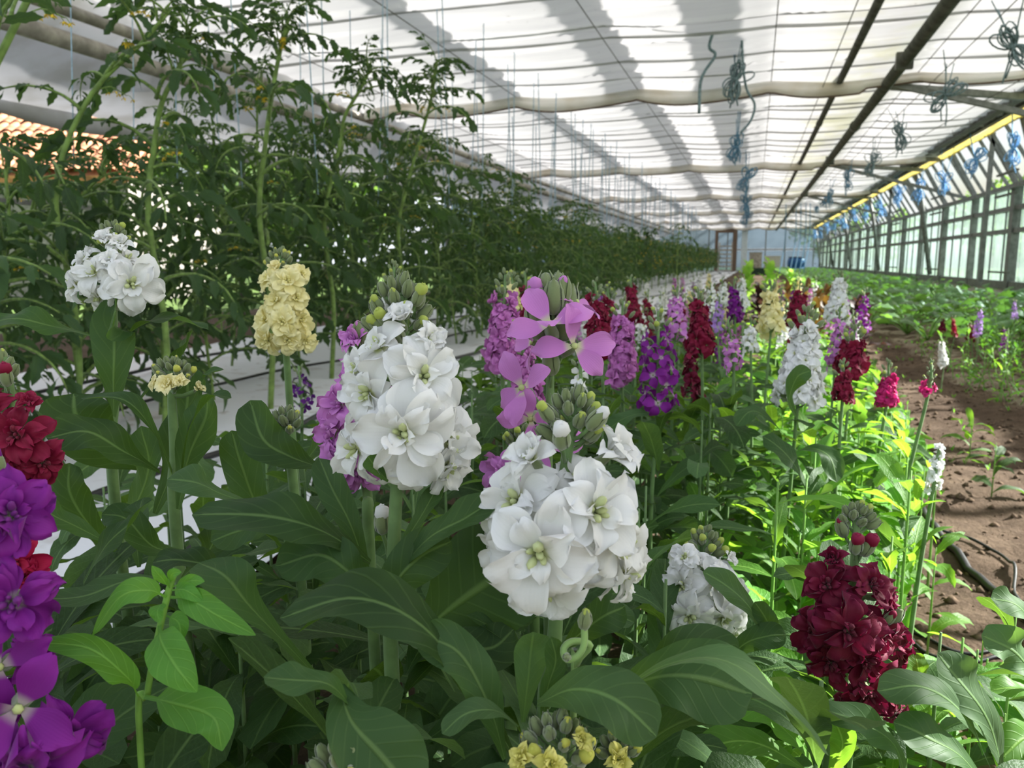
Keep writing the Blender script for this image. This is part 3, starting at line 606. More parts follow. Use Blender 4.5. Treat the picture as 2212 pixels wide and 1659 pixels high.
# ================================================================ LEAVES
def prof_stock(v): return (.10*(1-v)+np.power(np.clip(v, 0, 1), 1.15)*np.power(np.clip(1-v, 0, 1), .48)/.42)
def prof_lance(v): return (.06*(1-v)+np.power(np.clip(v, 0, 1), .8)*np.power(np.clip(1-v, 0, 1), .8)/.34)
def prof_ovate(v): return np.where(v < .18, .07, 0)+np.where(v >= .18, np.power(np.clip((v-.17)/.83, 0, 1), .45)*np.power(np.clip(1-v, 0, 1), .75)/.60, 0)
def leaf_geo(L, W, prof=prof_stock, nv=10, nu=5, a0=0.3, a1=-.9, fold=.12, wave=.12, wf=2.2, ph=0.0, twist=0.0, teeth=0.0, sway=0.0):
    v = np.linspace(0, 1, nv); ang = a0+a1*v; ds = L/(nv-1)
    cy = np.concatenate([[0], np.cumsum(np.cos(ang[:-1])*ds)]); cz = np.concatenate([[0], np.cumsum(np.sin(ang[:-1])*ds)])
    w = prof(v)*W/2
    if teeth: w = w*(1+teeth*np.where(np.arange(nv) % 2 == 0, 1, -1)*(v > .1)*(v < .97))
    w = np.maximum(w, W*.012)
    u = np.linspace(-1, 1, nu)[None, :]; tw = (twist*v)[:, None]; w = w[:, None]; vv = v[:, None]
    z = fold*np.abs(u)*w+wave*w*np.abs(u)**1.7*np.sin(vv*2*PI*wf+ph+1.1*np.sign(u))
    x = u*w; xr = x*np.cos(tw)-z*np.sin(tw); zr = x*np.sin(tw)+z*np.cos(tw)
    X = xr+sway*L*(vv**2); Y = cy[:, None]-zr*np.sin(ang)[:, None]; Z = cz[:, None]+zr*np.cos(ang)[:, None]
    V = np.stack([X, Y+0*X, Z+0*X], -1).reshape(-1, 3); UV = np.stack([(u+1)/2+0*vv, vv+0*u], -1).reshape(-1, 2)
    return V, gf(nv, nu), UV
def hero_leaf_geo(pts, W, normal, prof=prof_stock, nv=16, nu=9, fold=.15, wave=.12, wf=1.7, ph=0.0, twist=0.0):
    c = catmull(pts, nv); t = np.gradient(c, axis=0); t /= np.linalg.norm(t, axis=1)[:, None]
    v = np.linspace(0, 1, nv); w = np.maximum(prof(v)*W/2, W*.012); u = np.linspace(-1, 1, nu); V = []
    for i in range(nv):
        n = np.asarray(normal, float); n = nrm(n-t[i]*(n@t[i])); s = np.cross(t[i], n)
        a = twist*v[i]; s, n = s*math.cos(a)+n*math.sin(a), n*math.cos(a)-s*math.sin(a)
        z = fold*np.abs(u)*w[i]+wave*w[i]*np.abs(u)**1.6*np.sin(v[i]*2*PI*wf+ph+1.2*np.sign(u))+.07*w[i]*np.sin(9*v[i]+4*u+ph)+.05*w[i]*np.sin(21*v[i]-5*np.abs(u)+ph)*np.abs(u)
        V.append(c[i]+(u*w[i])[:, None]*s+z[:, None]*n)
    UV = np.stack(np.meshgrid((u+1)/2, v), -1).reshape(-1, 2)
    return np.concatenate(V), gf(nv, nu), UV

# ================================================================ TOMATOES
def compound_geo(seed, n_pair=3, droop=1.5, lw=.42, nv=9, small=False):
    r = np.random.default_rng(seed); mb = MB()
    a = np.linspace(.7, .7-droop, 9); p = np.zeros((9, 3)); p[1:, 1] = np.cumsum(np.cos(a[:-1])/8); p[1:, 2] = np.cumsum(np.sin(a[:-1])/8)
    p[:, 0] = .06*np.sin(np.linspace(0, 3, 9)+seed)
    tube(mb, p, np.linspace(.022, .008, 9), 4, 1)
    t = np.linspace(.34, .86, n_pair)
    def put(at, head, L, W, pitch):
        i = at*8; k = min(int(i), 7); o = p[k]+(p[k+1]-p[k])*(i-k)
        tg = nrm(p[k+1]-p[k]); side = np.array([1., 0, 0]); d = nrm(tg*math.cos(head)+side*math.sin(head)+np.array([0, 0, pitch]))
        V, Fc, UV = leaf_geo(L, W, prof_ovate, nv, 3 if small else 5, .2, r.uniform(-1.7, -.7), r.uniform(.2, .5), .25, 2.0, r.random()*6, r.uniform(-.5, .5), .17)
        mb.add(V@yframe(d, np.array([0, -.3, 1.])+r.normal(0, .35, 3)).T+o, Fc, UV, 0)
    for q in t:
        for s in (-1, 1):
            L = r.uniform(.26, .38)*(1.05-.25*abs(q-.5)); put(q+r.uniform(-.03, .03), s*r.uniform(.8, 1.25), L, L*lw*r.uniform(.9, 1.25), r.uniform(-.7, -.05))
            if not small and r.random() < .7: L = r.uniform(.09, .14); put(min(q+.1, .95), s*1.2, L, L*.6, -.3)
    L = r.uniform(.32, .42); put(.999, 0, L, L*lw*1.2, -.25)
    return mb
TL = [compound_geo(i, 3, 1.2+.25*(i % 5)).mesh('leaf', [MAT['tomato_leaf'], MAT['tomato_stem']]) for i in range(9)]
TLS = [compound_geo(20+i, 2, 2.0, .40, 7, True).mesh('leaf', [MAT['tomato_leaf'], MAT['tomato_stem']]) for i in range(4)]
def flower_truss_mesh(seed):
    r = np.random.default_rng(seed); mb = MB(); p = catmull([(0, 0, 0), (0, .05, .015), (0, .09, -.01)], 7); tube(mb, p, .0016, 4, 1)
    for k in range(5):
        o = p[2+k]; e = o+np.array([r.uniform(-.02, .02), .008, -.014]); tube(mb, catmull([o, (o+e)/2+(0, 0, .006), e], 4), .001, 4, 1)
        for j in range(5):
            a = j*2*PI/5; d = nrm((math.cos(a), math.sin(a), -.7+r.uniform(-.2, .6))); V, Fc, UV = leaf_geo(.013, .005, prof_lance, 4, 3, .1, -.6, .1, 0)
            mb.add(V@yframe(d, (0, 0, 1)).T+e, Fc, UV, 0)
        lathe(mb, [(.0016, 0), (.0014, .006), (.0004, .009)], 5, 0, M=M4(frame((0, .2, -1)), e))
    return mb.mesh('flower_truss', [MAT['tomato_flower'], MAT['tomato_stem']])
TF = [flower_truss_mesh(i) for i in range(3)]
def tomato_leaf_at(o, p, az, L, meshes, r, pitch=0.0, s_=None):
    d = np.array([math.cos(az)*math.cos(pitch), math.sin(az)*math.cos(pitch), math.sin(pitch)])
    link('leaf', meshes[r.integers(len(meshes))], o, M4(yframe(d, (0, 0, 1)), p, L))
def tomato(pts, label, seed, n_leaf, r0=.008, L=(.26, .38), top=True, group=None, zmin=.22, nfl=2, d_=4):
    r = np.random.default_rng(seed); p = catmull(pts, 22)
    o = empty('tomato_plant', (p[0][0], p[0][1], 0), label, 'tomato plant', group)
    mb = MB(); tube(mb, p, np.linspace(r0, r0*.6, 22), 7); wpart('stem', mb, [MAT['tomato_stem']], o)
    zs = p[:, 2]; ztop = zs.max(); az = r.random()*6.3
    for k in range(n_leaf):
        t = (k+r.random())/n_leaf; z = zmin+(ztop-zmin-.04)*t**.9; i = int(np.argmin(np.abs(zs-z))); az += 2.4+r.normal(0, .25)
        sc_ = r.uniform(*L)*(1.0 if t < .8 else .72)
        tomato_leaf_at(o, p[i], az, sc_, TL, r, r.uniform(-.35, .35))
    if top:
        for k in range(6 if top is True else top):
            az += 2.4; q = p[-1-(k//3 if top is True else k//5)]; tomato_leaf_at(o, q, az, r.uniform(.10, .2) if top is True else r.uniform(.10, .22)*(1 if d_ > 3 else .9), TL[2:9], r, r.uniform(-.1, .9))
    for k in range(nfl):
        i = r.integers(9, 21); link('flower_truss', TF[r.integers(3)], o, M4(yframe(nrm((r.normal(), r.normal(), .3)), (0, 0, 1)), p[i], r.uniform(.9, 1.3)))
    return o
def tstem(px, d): return [P(a, b, d) for a, b in px]
def grounded(pts): b = pts[0]; q = np.array([b[0]+.02, b[1]-.02, 0.0]); return [q, (q*.5+np.asarray(b)*.5)+np.array([.02, .02, 0])]+list(pts)
TALL = [
 ('tomato plant at the left edge with a thick pale stem leaning out of the frame', [(-160, 420), (-20, 160), (70, -20), (110, -80)], 1.75, 10, .011),
 ('tomato plant with a thin stem leaning right towards yellow blossom at upper left', [(120, 420), (190, 215), (300, 100), (360, 30)], 2.3, 12, .009),
 ('tall tomato plant with a bushy top before the upper left curtain', [(320, 470), (335, 300), (352, 215), (385, 150), (410, 75)], 2.5, 18, .011),
 ('tallest tomato plant, its arching crown reaching the frame top', [(560, 470), (572, 320), (588, 200), (605, 110), (622, 45)], 3.0, 16, .012),
 ('tall tomato plant with a leafy crown before the white curtain, left of the outermost one', [(700, 480), (735, 310), (745, 250), (780, 190), (800, 145)], 3.8, 16, .012),
 ('outermost tall tomato plant with a long leaf drooping to the right', [(860, 500), (885, 380), (905, 310), (930, 220), (942, 150)], 4.3, 16, .012),
 ('slim tomato plant standing above the hedge of plants in the middle distance', [(1110, 600), (1115, 500), (1122, 445)], 6.6, 10, .009),
 ('bushy tomato plant rising near the far end of the hedge', [(1462, 590), (1465, 520), (1468, 492)], 13, 10, .012)]
for i, (lab, px, d, nl, r0) in enumerate(TALL):
    tomato(grounded(tstem(px, d)), lab, 300+i, int(nl*(1.25 if d > 2.6 else .8)), r0, (.24, .36), 24 if 2.4 < d < 6 else True, nfl=3, zmin=.5)
    c = P(*px[-1], d); c0 = P(*px[0], d)
r = np.random.default_rng(11)
ROWNAME = ['row nearest the flower bed', 'second row from the flower bed', 'back row by the left wall']
def bulk_top(y, row): return (1.14+.18*math.exp(-((y-5)/2.2)**2)-.12*min(max((y-7)/8, 0), 1))+.05*row
for row, (x0, y0, y1, dy, nl) in enumerate([(-2.05, 1.35, 13.5,   .36, 29), (-2.75, 1.5, 14, .46, 25), (-3.5, 1.8, 14, .56, 19)]):
    y = y0; i = 0
    while y < y1:
        h = bulk_top(y, row)*r.uniform(.86, 1.08); x = x0+r.uniform(-.12, .12)
        tx, ty, td = proj((x, y, h))
        if tx < 370 and row == 2 and y < 4.2: y += dy; continue
        if tx < 370:          # the plants by the open side are lower and let the house outside be seen
            lim = 350 if (row or r.random() < .75) else 230; hz = H+ (x/ray(min(max(tx, -300), 370), lim)[0])*ray(min(max(tx, -300), 370), lim)[2]; h = min(h, max(hz, .5))
        pts = [(x, y, 0), (x+r.uniform(-.05, .05), y+r.uniform(-.05, .05), h*.4), (x+r.uniform(-.08, .08), y+r.uniform(-.1, .1), h*.75), (x+r.uniform(-.14, .14), y+r.uniform(-.14, .14), h)]
        tomato(pts, f'leafy tomato plant, {ordinal(i)} from the camera in the {ROWNAME[row]}', 1000+row*100+i, nl if y < 8 else int(nl*.8), .007, (.25, .36), True, 'tomato plants in the '+ROWNAME[row], zmin=.10 if row == 0 else .2)
        y += dy*(1 if y < 7 else 1.25)*r.uniform(.9, 1.1); i += 1
    NROW = i
    # beyond: whole plants with joined foliage
    while y < 45:
        h = bulk_top(y, row)*r.uniform(.9, 1.12); x = x0+r.uniform(-.1, .1)
        o = empty('tomato_plant', (x, y, 0), f'distant tomato plant, {ordinal(i)} from the camera in the {ROWNAME[row]}', 'tomato plant', 'tomato plants in the '+ROWNAME[row])
        mb = MB(); tube(mb, [(x, y, 0), (x, y, h*.9)], .01, 5); wpart('stem', mb, [MAT['tomato_stem']], o)
        me = bpy.data.meshes.get(f'tomato_foliage_{i % 4}')
        if me is None:
            q = np.random.default_rng(50+i); mb = MB()
            for k in range(46):
                V, Fc, UV = leaf_geo(.17, .085, prof_ovate, 5, 3, .2, -1.3, .3, .2, 2, q.random()*6)
                d = nrm(q.normal(size=3)*(1, 1, .5)-(0, 0, .2)); c = np.array([q.uniform(-.24, .24), q.uniform(-.42, .42), q.uniform(.25, 1.05)]); mb.add(V@yframe(d, (0, 0, 1)).T+c, Fc, UV)
            for k in range(14): mb.add(octa*.012+np.array([q.uniform(-.26, .26), q.uniform(-.4, .4), q.uniform(.35, 1.05)]), of, None, 1)
            me = mb.mesh(f'tomato_foliage_{i % 4}', [MAT['tomato_leaf'], MAT['tomato_flower']])
        for rep in range(2): tag(link('foliage', me, o, M4(np.diag([1, -1 if rep else 1, h])@np.array([[math.cos(rep*2.2), -math.sin(rep*2.2), 0], [math.sin(rep*2.2), math.cos(rep*2.2), 0], [0, 0, 1]]), (x, y, 0))), kind='stuff')
        y += .62 if y < 24 else .95; i += 1
# strings from the ceiling to the tomatoes
def vstring(x, y, z0, label, group, lean=.05, rad=.0028):
    mb = MB(); tube(mb, catmull([(x, y, CZ-.06), (x+lean*.4, y, (CZ+z0)/2), (x+lean, y-.02, z0)], 6), rad, 4)
    tag(wpart('support_string', mb, [MAT['string_pale']]), label, 'string', group)
i = 0; y = 1.75
while y < 30:
    vstring(-2.05+.1*math.sin(i*3.3), y, .9, f'pale blue support string, {ordinal(i)} from the camera over the tomato row nearest the flower bed', 'strings over the near tomato row', .06*math.sin(i*5), .0022+.00028*y); y += .40 if y < 12 else .7; i += 1
i = 0; y = 2.4
while y < 22:
    vstring(-2.75+.1*math.sin(i*2.3), y, .95, f'pale blue support string, {ordinal(i)} from the camera over the second tomato row', 'strings over the second tomato row', .08*math.sin(i*4), .0022+.00028*y); y += .7; i += 1

# ================================================================ STOCK FLOWERS
def petal_geo(L, W, cup=.1, ruf=.06, rec=.25, nv=6, nu=5, ph=0.0, claw=.22, side=.15, notch=.05):
    v = np.linspace(0, 1, nv); pr = claw+(1-claw)*np.sin(PI*.5*np.minimum(v/.62, 1))**1.3
    pr = pr*np.where(v > .62, np.sqrt(np.clip(1-((v-.62)/.40)**2, 0, 1)), 1)
    u = np.linspace(-1, 1, nu)[None, :]; pr = pr[:, None]; vv = v[:, None]
    x = u*W/2*pr; y = L*vv*(1-.10*u**2*vv)-notch*L*(1-np.abs(u))*(vv > .95)
    z = cup*L*vv**2+side*W*(u*pr)**2+ruf*L*vv**2*np.sin(3.3*u+ph)+.5*ruf*L*vv*np.sin(7*u+2*ph+5*vv)-rec*L*np.maximum(vv-.5, 0)**2*3
    V = np.stack([x, y, z+0*x], -1).reshape(-1, 3); UV = np.stack([(u+1)/2+0*vv, vv+0*u], -1).reshape(-1, 2)
    return V, gf(nv, nu), UV
def rotz(a): c, s = math.cos(a), math.sin(a); return np.array([[c, -s, 0], [s, c, 0], [0, 0, 1.]])
def rotx(a): c, s = math.cos(a), math.sin(a); return np.array([[1., 0, 0], [0, c, -s], [0, s, c]])
def roty(a): c, s = math.cos(a), math.sin(a); return np.array([[c, 0, s], [0, 1., 0], [-s, 0, c]])
def floret_layout(r, kind):
    o = []
    if kind == 'double':
        for n, L, t0, z in ((5, .53, -4, 0), (5, .47, 10, .02), (4, .36, 30, .04), (3, .22, 55, .05)):
            a0 = r.random()*6.3
            for k in range(n): o.append((a0+k*2*PI/n+r.normal(0, .16), math.radians(t0+r.normal(0, 13)), L*r.uniform(.82, 1.12), z, r.normal(0, .32)))
    elif kind == 'half':       # opening flower, cupped
        for n, L, t0, z in ((5, .50, 38, 0), (5, .44, 58, .03), (4, .30, 72, .05)):
            a0 = r.random()*6.3
            for k in range(n): o.append((a0+k*2*PI/n+r.normal(0, .15), math.radians(t0+r.normal(0, 9)), L*r.uniform(.9, 1.08), z, r.normal(0, .2)))
    else:
        a0 = r.random()*6.3
        for k in range(4): o.append((a0+k*PI/2+r.normal(0, .24), math.radians(12+r.normal(0, 17)), .56*r.uniform(.94, 1.06), 0, r.normal(0, .25)))
    return o
HPET = [(1, .80, .12, .06, .45), (1, .88, .03, .08, .25), (1, .72, .20, .07, .65), (1, .84, -.04, .10, .35), (1, .68, .26, .05, .10)]
PET = {}
def petal_mesh(c, i, kind):
    k = (c, i, kind)
    if k not in PET:
        L, W, cup, ruf, rec = HPET[i]; mb = MB()
        if kind == 'single': V = petal_geo(1, .60, .05+.05*i, .03, .30, 9, 7, i*1.3, .16, .10, .02)
        else: V = petal_geo(L, W*(1.0 if c in ('white', 'cream') else .92), cup, ruf*(1.5 if c in ('white', 'cream') else 2.4), rec, 9, 7, i*1.7, .2, .15, .09)
        mb.add(*V[:2], V[2]); PET[k] = mb.mesh('petal', [MAT['petal '+c]])
    return PET[k]
CALYX = {}
def calyx_mesh(kind, c):
    if (kind, c) not in CALYX:
        mb = MB(); lathe(mb, [(.03, -.42), (.075, -.34), (.085, -.2), (.06, -.04), (.05, .0)], 8, 0, .15, 4)
        if kind == 'single': lathe(mb, [(.045, .0), (.05, .03), (.02, .05)], 6, 1)
        else:
            q = np.random.default_rng(3)
            for k in range(5):
                a = k*1.4; s_ = (.9, 1.25, .7, 1.05, .8)[k]; q_ = .045*(k > 0); tl = np.array([math.cos(a)*.35, math.sin(a)*.35, 1])
                lathe(mb, [(.01, 0), (.030*s_, .03), (.040*s_, .08*s_), (.030*s_, .13*s_), (.008, .16*s_)], 6, 1, M=M4(frame(tl, (1, .2, 0)), (q_*math.cos(a), q_*math.sin(a), .04)))
        CALYX[(kind, c)] = mb.mesh('floret', [MAT['sepal'], MAT['heart'] if kind == 'single' else MAT['heart '+c]])
    return CALYX[(kind, c)]
def hero_floret(o, p, D, dr, c, kind, r):
    Mf = M4(frame(dr, cdir(*(r.normal(0, .4, 3)+np.array([0, 1, 0])))), p, D); f = link('floret', calyx_mesh('single' if kind == 'single' else 'double', c), o, Mf)
    for az, ti, L, z, ro in floret_layout(r, kind):
        Mp = Mf@M4(rotz(az)@rotx(ti)@roty(ro), rotz(az)@np.array([0, .035, z]), L)
        link('petal', petal_mesh(c, int(r.integers(5)), 'single' if kind == 'single' else 'd'), f, Mp)
    return f
FLO = {}
def floret_mesh(c, kind, lod, i):
    k = (c, kind, lod, i)
    if k not in FLO:
        r = np.random.default_rng(i*7+3); mb = MB(); nv, nu = (6, 5) if lod == 0 else (4, 3)
        lay = floret_layout(r, kind)
        if lod and kind != 'single': lay = lay[:11]+lay[11:16:2]
        for az, ti, L, z, ro in lay:
            L_, W, cup, ruf, rec = HPET[int(r.integers(5))]
            V, Fc, UV = petal_geo(L, L*(W if kind != 'single' else .72), cup, ruf, rec, nv, nu, r.random()*6)
            mb.add(xf(V, M4(rotz(az)@rotx(ti)@roty(ro), rotz(az)@np.array([0, .03, z]))), Fc, UV, 0)
        lathe(mb, [(.03, -.4), (.075, -.3), (.07, -.1), (.05, .0)], 6 if lod == 0 else 4, 1)
        FLO[k] = mb.mesh('floret', [MAT['petal '+c], MAT['sepal']])
    return FLO[k]
BUD = {}
def bud_mesh(tip, i, lod=0):
    k = (tip, i, lod)
    if k not in BUD:
        mb = MB(); n = 12 if lod == 0 else 6; q = np.random.default_rng(i)
        open_ = (0, .16, .34)[i % 3] if tip else 0
        lathe(mb, [(.07, -.05), (.20, .06), (.275, .28), (.27, .55), (.21, .80), (.12, .93), (.04, .97)], n, 0, .13, 4)
        if tip:
            lathe(mb, [(.15, .5), (.19+open_*.35, .72+open_*.3), (.16+open_*.3, .93+open_*.45), (.05, 1.03+open_*.5)], n, 1, .1, 3)
            if i % 3 == 2:
                for a in range(4): V, Fc, UV = petal_geo(.6, .5, .35, .05, -.3, 4, 3, a); mb.add(xf(V, M4(rotz(a*1.57+.4)@rotx(1.15), (0, 0, .55))), Fc, UV, 1)
        for a in range(4):
            if lod: break
            v = np.linspace(0, 1, 8)[:, None]; u = np.linspace(-1, 1, 5)[None, :]
            rr = np.interp(v, [0, .15, .4, .7, .9, 1], [.12, .25, .315, .27, .17, .10+.05*(i % 3)])+.03*(1-u**2)
            an = a*PI/2+q.normal(0, .06)+u*.72*np.clip(np.sin(PI*(.12+.80*v)), .15, 1)
            V = np.stack([rr*np.cos(an), rr*np.sin(an), v*(1.0+.06*(a % 2))+0*u-.02], -1).reshape(-1, 3); mb.add(V, gf(8, 5), np.stack([(u+1)/2+0*v, v+0*u], -1).reshape(-1, 2), 0)
        BUD[k] = mb.mesh('bud', [MAT['sepal'], MAT[tip] if tip else MAT['sepal']])
    return BUD[k]
def put_bud(o, p, dr, L, tip, i, lod=0): return link('bud', bud_mesh(tip, i, lod), o, M4(frame(dr, (0, 0, 1)), p, L))
# leaf prototypes (length 1 along +Y)
def protos(prof, n, ratio, mats, nv=10, nu=5, teeth=0.0, wave=.16, seed=0, **kw):
    r = np.random.default_rng(seed); o = []
    for i in range(n):
        V, Fc, UV = leaf_geo(1, ratio*r.uniform(.85, 1.2), prof, nv, nu, r.uniform(.1, .6), r.uniform(-1.7, -.3), r.uniform(.05, .35), wave*r.uniform(.5, 1.6), r.uniform(1.3, 2.4), r.random()*6, r.uniform(-.9, .9), teeth, r.uniform(-.12, .12))
        for j, m in enumerate(mats):
            mb = MB(); mb.add(V, Fc, UV); o.append(mb.mesh('leaf', [MAT[m]]))
    return o
SL = {'dark': protos(prof_stock, 9, .35, ['stock_leaf'], 12, 7, seed=1), 'pale': protos(prof_stock, 5, .33, ['stock_leaf_pale'], 12, 7, seed=2),
      'bright': protos(prof_stock, 8, .27, ['stock_leaf_sunlit'], 10, 5, seed=3), 'weed': protos(prof_ovate, 7, .42, ['weed_leaf'], 11, 5, .10, .12, seed=4),
      'narrow': protos(prof_lance, 6, .20, ['stock_leaf_sunlit'], 10, 3, .12, .1, seed=5)}
# ---- what a leaf may cover: keep-out boxes in front of the flowers and a height envelope
KEEP = [(2045, 870, 2500, 1070, 3.2), (1985, 1060, 2500, 1400, 3.2), (1950, 1290, 2160, 1425, 3.2)]            # (x0, y0, x1, y1, depth)
def env(px, d):
    near = np.interp(px, [-200, 0, 300, 600, 850, 1000, 1400, 1700, 2000, 2212, 2400], [1300, 1300, 1340, 1300, 1220, 1300, 1360, 1440, 1500, 1460, 1460])
    mid = np.interp(px, [-200, 0, 250, 550, 700, 1000, 1300, 1700, 1900, 2050, 2212, 2400], [1020, 1000, 960, 960, 960, 870, 860, 900, 940, 1080, 1300, 1400])
    far = np.interp(px, [-200, 0, 600, 1000, 1400, 1800, 1880, 2000, 2212], [900, 900, 860, 760, 745, 745, 770, 900, 1000])
    vfar = np.interp(px, [1000, 1400, 1600, 1800, 1850, 2000], [720, 650, 640, 660, 680, 900])
    return np.interp(d, [.5, .8, 1.3, 2.4, 4.0], [near, mid, mid*.6+far*.4, far, vfar]) if np.isscalar(px) else None
def allowed(pts):
    for p in pts:
        x, y, d = proj(p)
        if d < .29: return False
        if y < env(float(x), float(d)): return False
        for (a, b, c, e, dd) in KEEP:
            if a < x < c and b < y < e and d < dd: return False
    return True
def scatter_leaves(o, base, ztop, n, L, kinds, r, zmin=.03, check=True, up=(0.0, .9), zpow=.8, lean=(0, 0)):
    az = r.random()*6.3; k = 0
    for q in range(n):
        for tr in range(3):
            t = ((q+r.random())/n)**zpow; z = zmin+(ztop-zmin)*t; az += 2.4+r.normal(0, .3); l = r.uniform(*L)*(1-.35*t)
            pit = r.uniform(*up)*(.4+.6*t); d = np.array([math.cos(az)*math.cos(pit), math.sin(az)*math.cos(pit), math.sin(pit)])
            b = np.array([base[0]+lean[0]*t, base[1]+lean[1]*t, z])
            if check and not allowed((b+d*l, b+d*l*.6, b)): continue
            kd = kinds[int(r.integers(len(kinds)))]; me = SL[kd]; link('leaf', me[int(r.integers(len(me)))], o, M4(yframe(d, (0, 0, 1)), b, l)); k += 1; scatter_leaves.top = max(scatter_leaves.top, z) if k > 1 else z; break
    return k
scatter_leaves.top = 0.0
def stem_mesh(o, pts, r0, r1, mat='stem', extra=(), n=16):
    p = catmull(pts, n); mb = MB(); tube(mb, p, np.linspace(r0, r1, n), 8)
    for a, b, rr in extra:
        a = np.asarray(a); b = np.asarray(b); m_ = (a+b)/2+np.array([0, 0, -.15*np.linalg.norm(b-a)]); tube(mb, catmull([a, m_, b], 5), rr, 5)
    wpart('stem', mb, [MAT[mat]], o); return p
def ground_of(p, dx=0., dy=0.): return np.array([p[0]+dx, p[1]+dy, float(ground_z(p[0]+dx, p[1]+dy))])

def hero_plant(label, axis, florets, buds, color, kind, seed, tip='tip lime', r0=.0045, group=None, keep=True, leaves=0, dark2=None, lean=(.0, .02)):
    """axis: pixels (px, py, depth) from the lowest visible stem point to the tip; florets: (px, py, dz, diameter px, dir, kind)"""
    r = np.random.default_rng(seed); ax = [P(*a) for a in axis]; g = ground_of(ax[0], *lean)
    o = empty('stock_plant', tuple(g), label, 'flower', group)
    A = catmull([g]+ax, 60); ex = []
    d0 = axis[-1][2]
    for f in florets:
        px, py, dz, dm, dr = f[:5]; kd = f[5] if len(f) > 5 else kind; d = d0+dz; D = dm*d/F; p = P(px, py, d); n = cdir(*dr); back = p-n*D*.40
        i = int(np.argmin(np.linalg.norm(A-(back-np.array([0, 0, .25*D])), axis=1))); ex.append((A[i], back, .0016))
        hero_floret(o, p, D, n, color if len(f) < 7 else f[6], kd, r)
        if keep: KEEP.append((px-dm*.42, py-dm*.42, px+dm*.42, py+dm*.42, d+.01))
    for b in buds:
        px, py, dz, dm, dr, tp, i = b; d = d0+dz; L = dm*d/F; p = P(px, py, d); n = cdir(*dr); p = p-n*L*.5
        j = int(np.argmin(np.linalg.norm(A-(p-np.array([0, 0, .5*L])), axis=1))); ex.append((A[j], p, .0011)); put_bud(o, p, n, L, tp, i)
    mb = MB(); tube(mb, A, np.linspace(r0*1.1, r0*.55, 60), 8)
    for a, b, rr in ex:
        m_ = (a+b)/2+np.array([0, 0, -.12*np.linalg.norm(b-a)]); tube(mb, catmull([a, m_, b], 5), rr, 5)
    wpart('stem', mb, [MAT['stem']], o); HSC.append((o, g, min(P(*axis[1])[2], P(*axis[2 if len(axis) > 3 else 1])[2])-.02, seed))
    if keep and buds:
        xs_ = [b[0] for b in buds]; ys_ = [b[1] for b in buds]; KEEP.append((min(xs_)-25, min(ys_)-25, max(xs_)+25, max(ys_)+25, d0+.02))
    return o
def bud_head(cx, cy, w, h, n, size, r, tip='tip lime', p_tip=.5, top_dark=True):
    """a domed cluster of buds: pixel centre, width, height -> list for hero_plant"""
    o = []
    for k in range(n):
        t = (k+.5)/n; a = k*2.4; rr = math.sqrt(1-(1-t)**1.6)*.5
        x = math.cos(a)*rr; z = math.sin(a)*rr; y = (1-t)**.9-.5*0
        py = cy+h*(.5-y)+z*h*.12
        o.append((cx+x*w, py, -z*.02*w/140, size*(.78+.35*t)*r.uniform(.88, 1.12), (x*1.3, .35+y*.9, z*1.4+.25), tip if r.random() < p_tip*(.25+t) else None, int(r.integers(3))))
    return o
HSC = []
R0 = np.random.default_rng(21)
HERO = {}
HERO['wl'] = hero_plant('large white double stock flower left of centre, nearest but one to the camera', [(845, 1420, .45), (850, 1200, .43), (862, 950, .43), (872, 760, .43), (868, 640, .43)],
  [(868, 690, -.012, 84, (-.15, .6, .6), 'half'), (925, 735, -.02, 88, (.55, .35, .7), 'half'), (822, 752, -.012, 128, (-.55, .45, .65)), (778, 800, .0, 118, (-.75, .1, .55)), (915, 815, -.026, 182, (.3, .12, .9)),
   (800, 850, -.012, 165, (-.55, -.05, .75)), (872, 935, -.032, 228, (-.02, -.06, 1)), (968, 955, -.010, 172, (.7, -.1, .65)), (775, 968, -.004, 158, (-.7, -.28, .55)), (880, 1000, -.022, 150, (.05, -.55, .75)), (962, 1005, -.014, 150, (.55, -.5, .65)), (940, 870, .035, 140, (.7, .3, .0)), (815, 910, .04, 150, (-.8, .1, -.3))],
  bud_head(862, 660, 125, 120, 20, 44, R0)+[(905, 640, -.01, 46, (.4, .8, .5), 'tip lime', 2), (815, 700, -.005, 48, (-.6, .5, .5), 'tip lime', 1)], 'white', 'double', 1)
HERO['wr'] = hero_plant('largest white double stock flower, nearest the camera right of centre', [(1175, 1640, .42), (1195, 1420, .40), (1205, 1250, .395), (1215, 1050, .39), (1240, 900, .39)],
  [(1165, 1190, -.035, 262, (-.22, -.12, 1)), (1283, 1105, -.03, 236, (.35, .2, .95)), (1118, 1085, -.008, 196, (-.6, .25, .75)), (1330, 1180, -.012, 205, (.75, -.1, .65)), (1315, 985, -.006, 150, (.75, .55, .4), 'half'), (1150, 990, -.014, 128, (-.45, .55, .6), 'half'),
   (1345, 1240, -.002, 160, (.75, -.45, .45)), (1095, 1185, -.002, 175, (-.85, -.2, .45)), (1178, 1268, -.016, 190, (0, -.55, .8)), (1245, 1035, .0, 130, (.1, .6, .5)), (1270, 1180, .05, 190, (.4, 0, -.8)), (1110, 1130, .05, 180, (-.7, .1, -.6))],
  bud_head(1238, 895, 118, 100, 19, 46, R0)+[(1213, 945, -.02, 62, (-.1, .75, .6), 'petal white', 2), (1290, 905, -.012, 58, (.6, .7, .3), 'petal white', 1), (1180, 890, -.01, 50, (-.5, .7, .4), 'tip lime', 1)], 'white', 'double', 2)
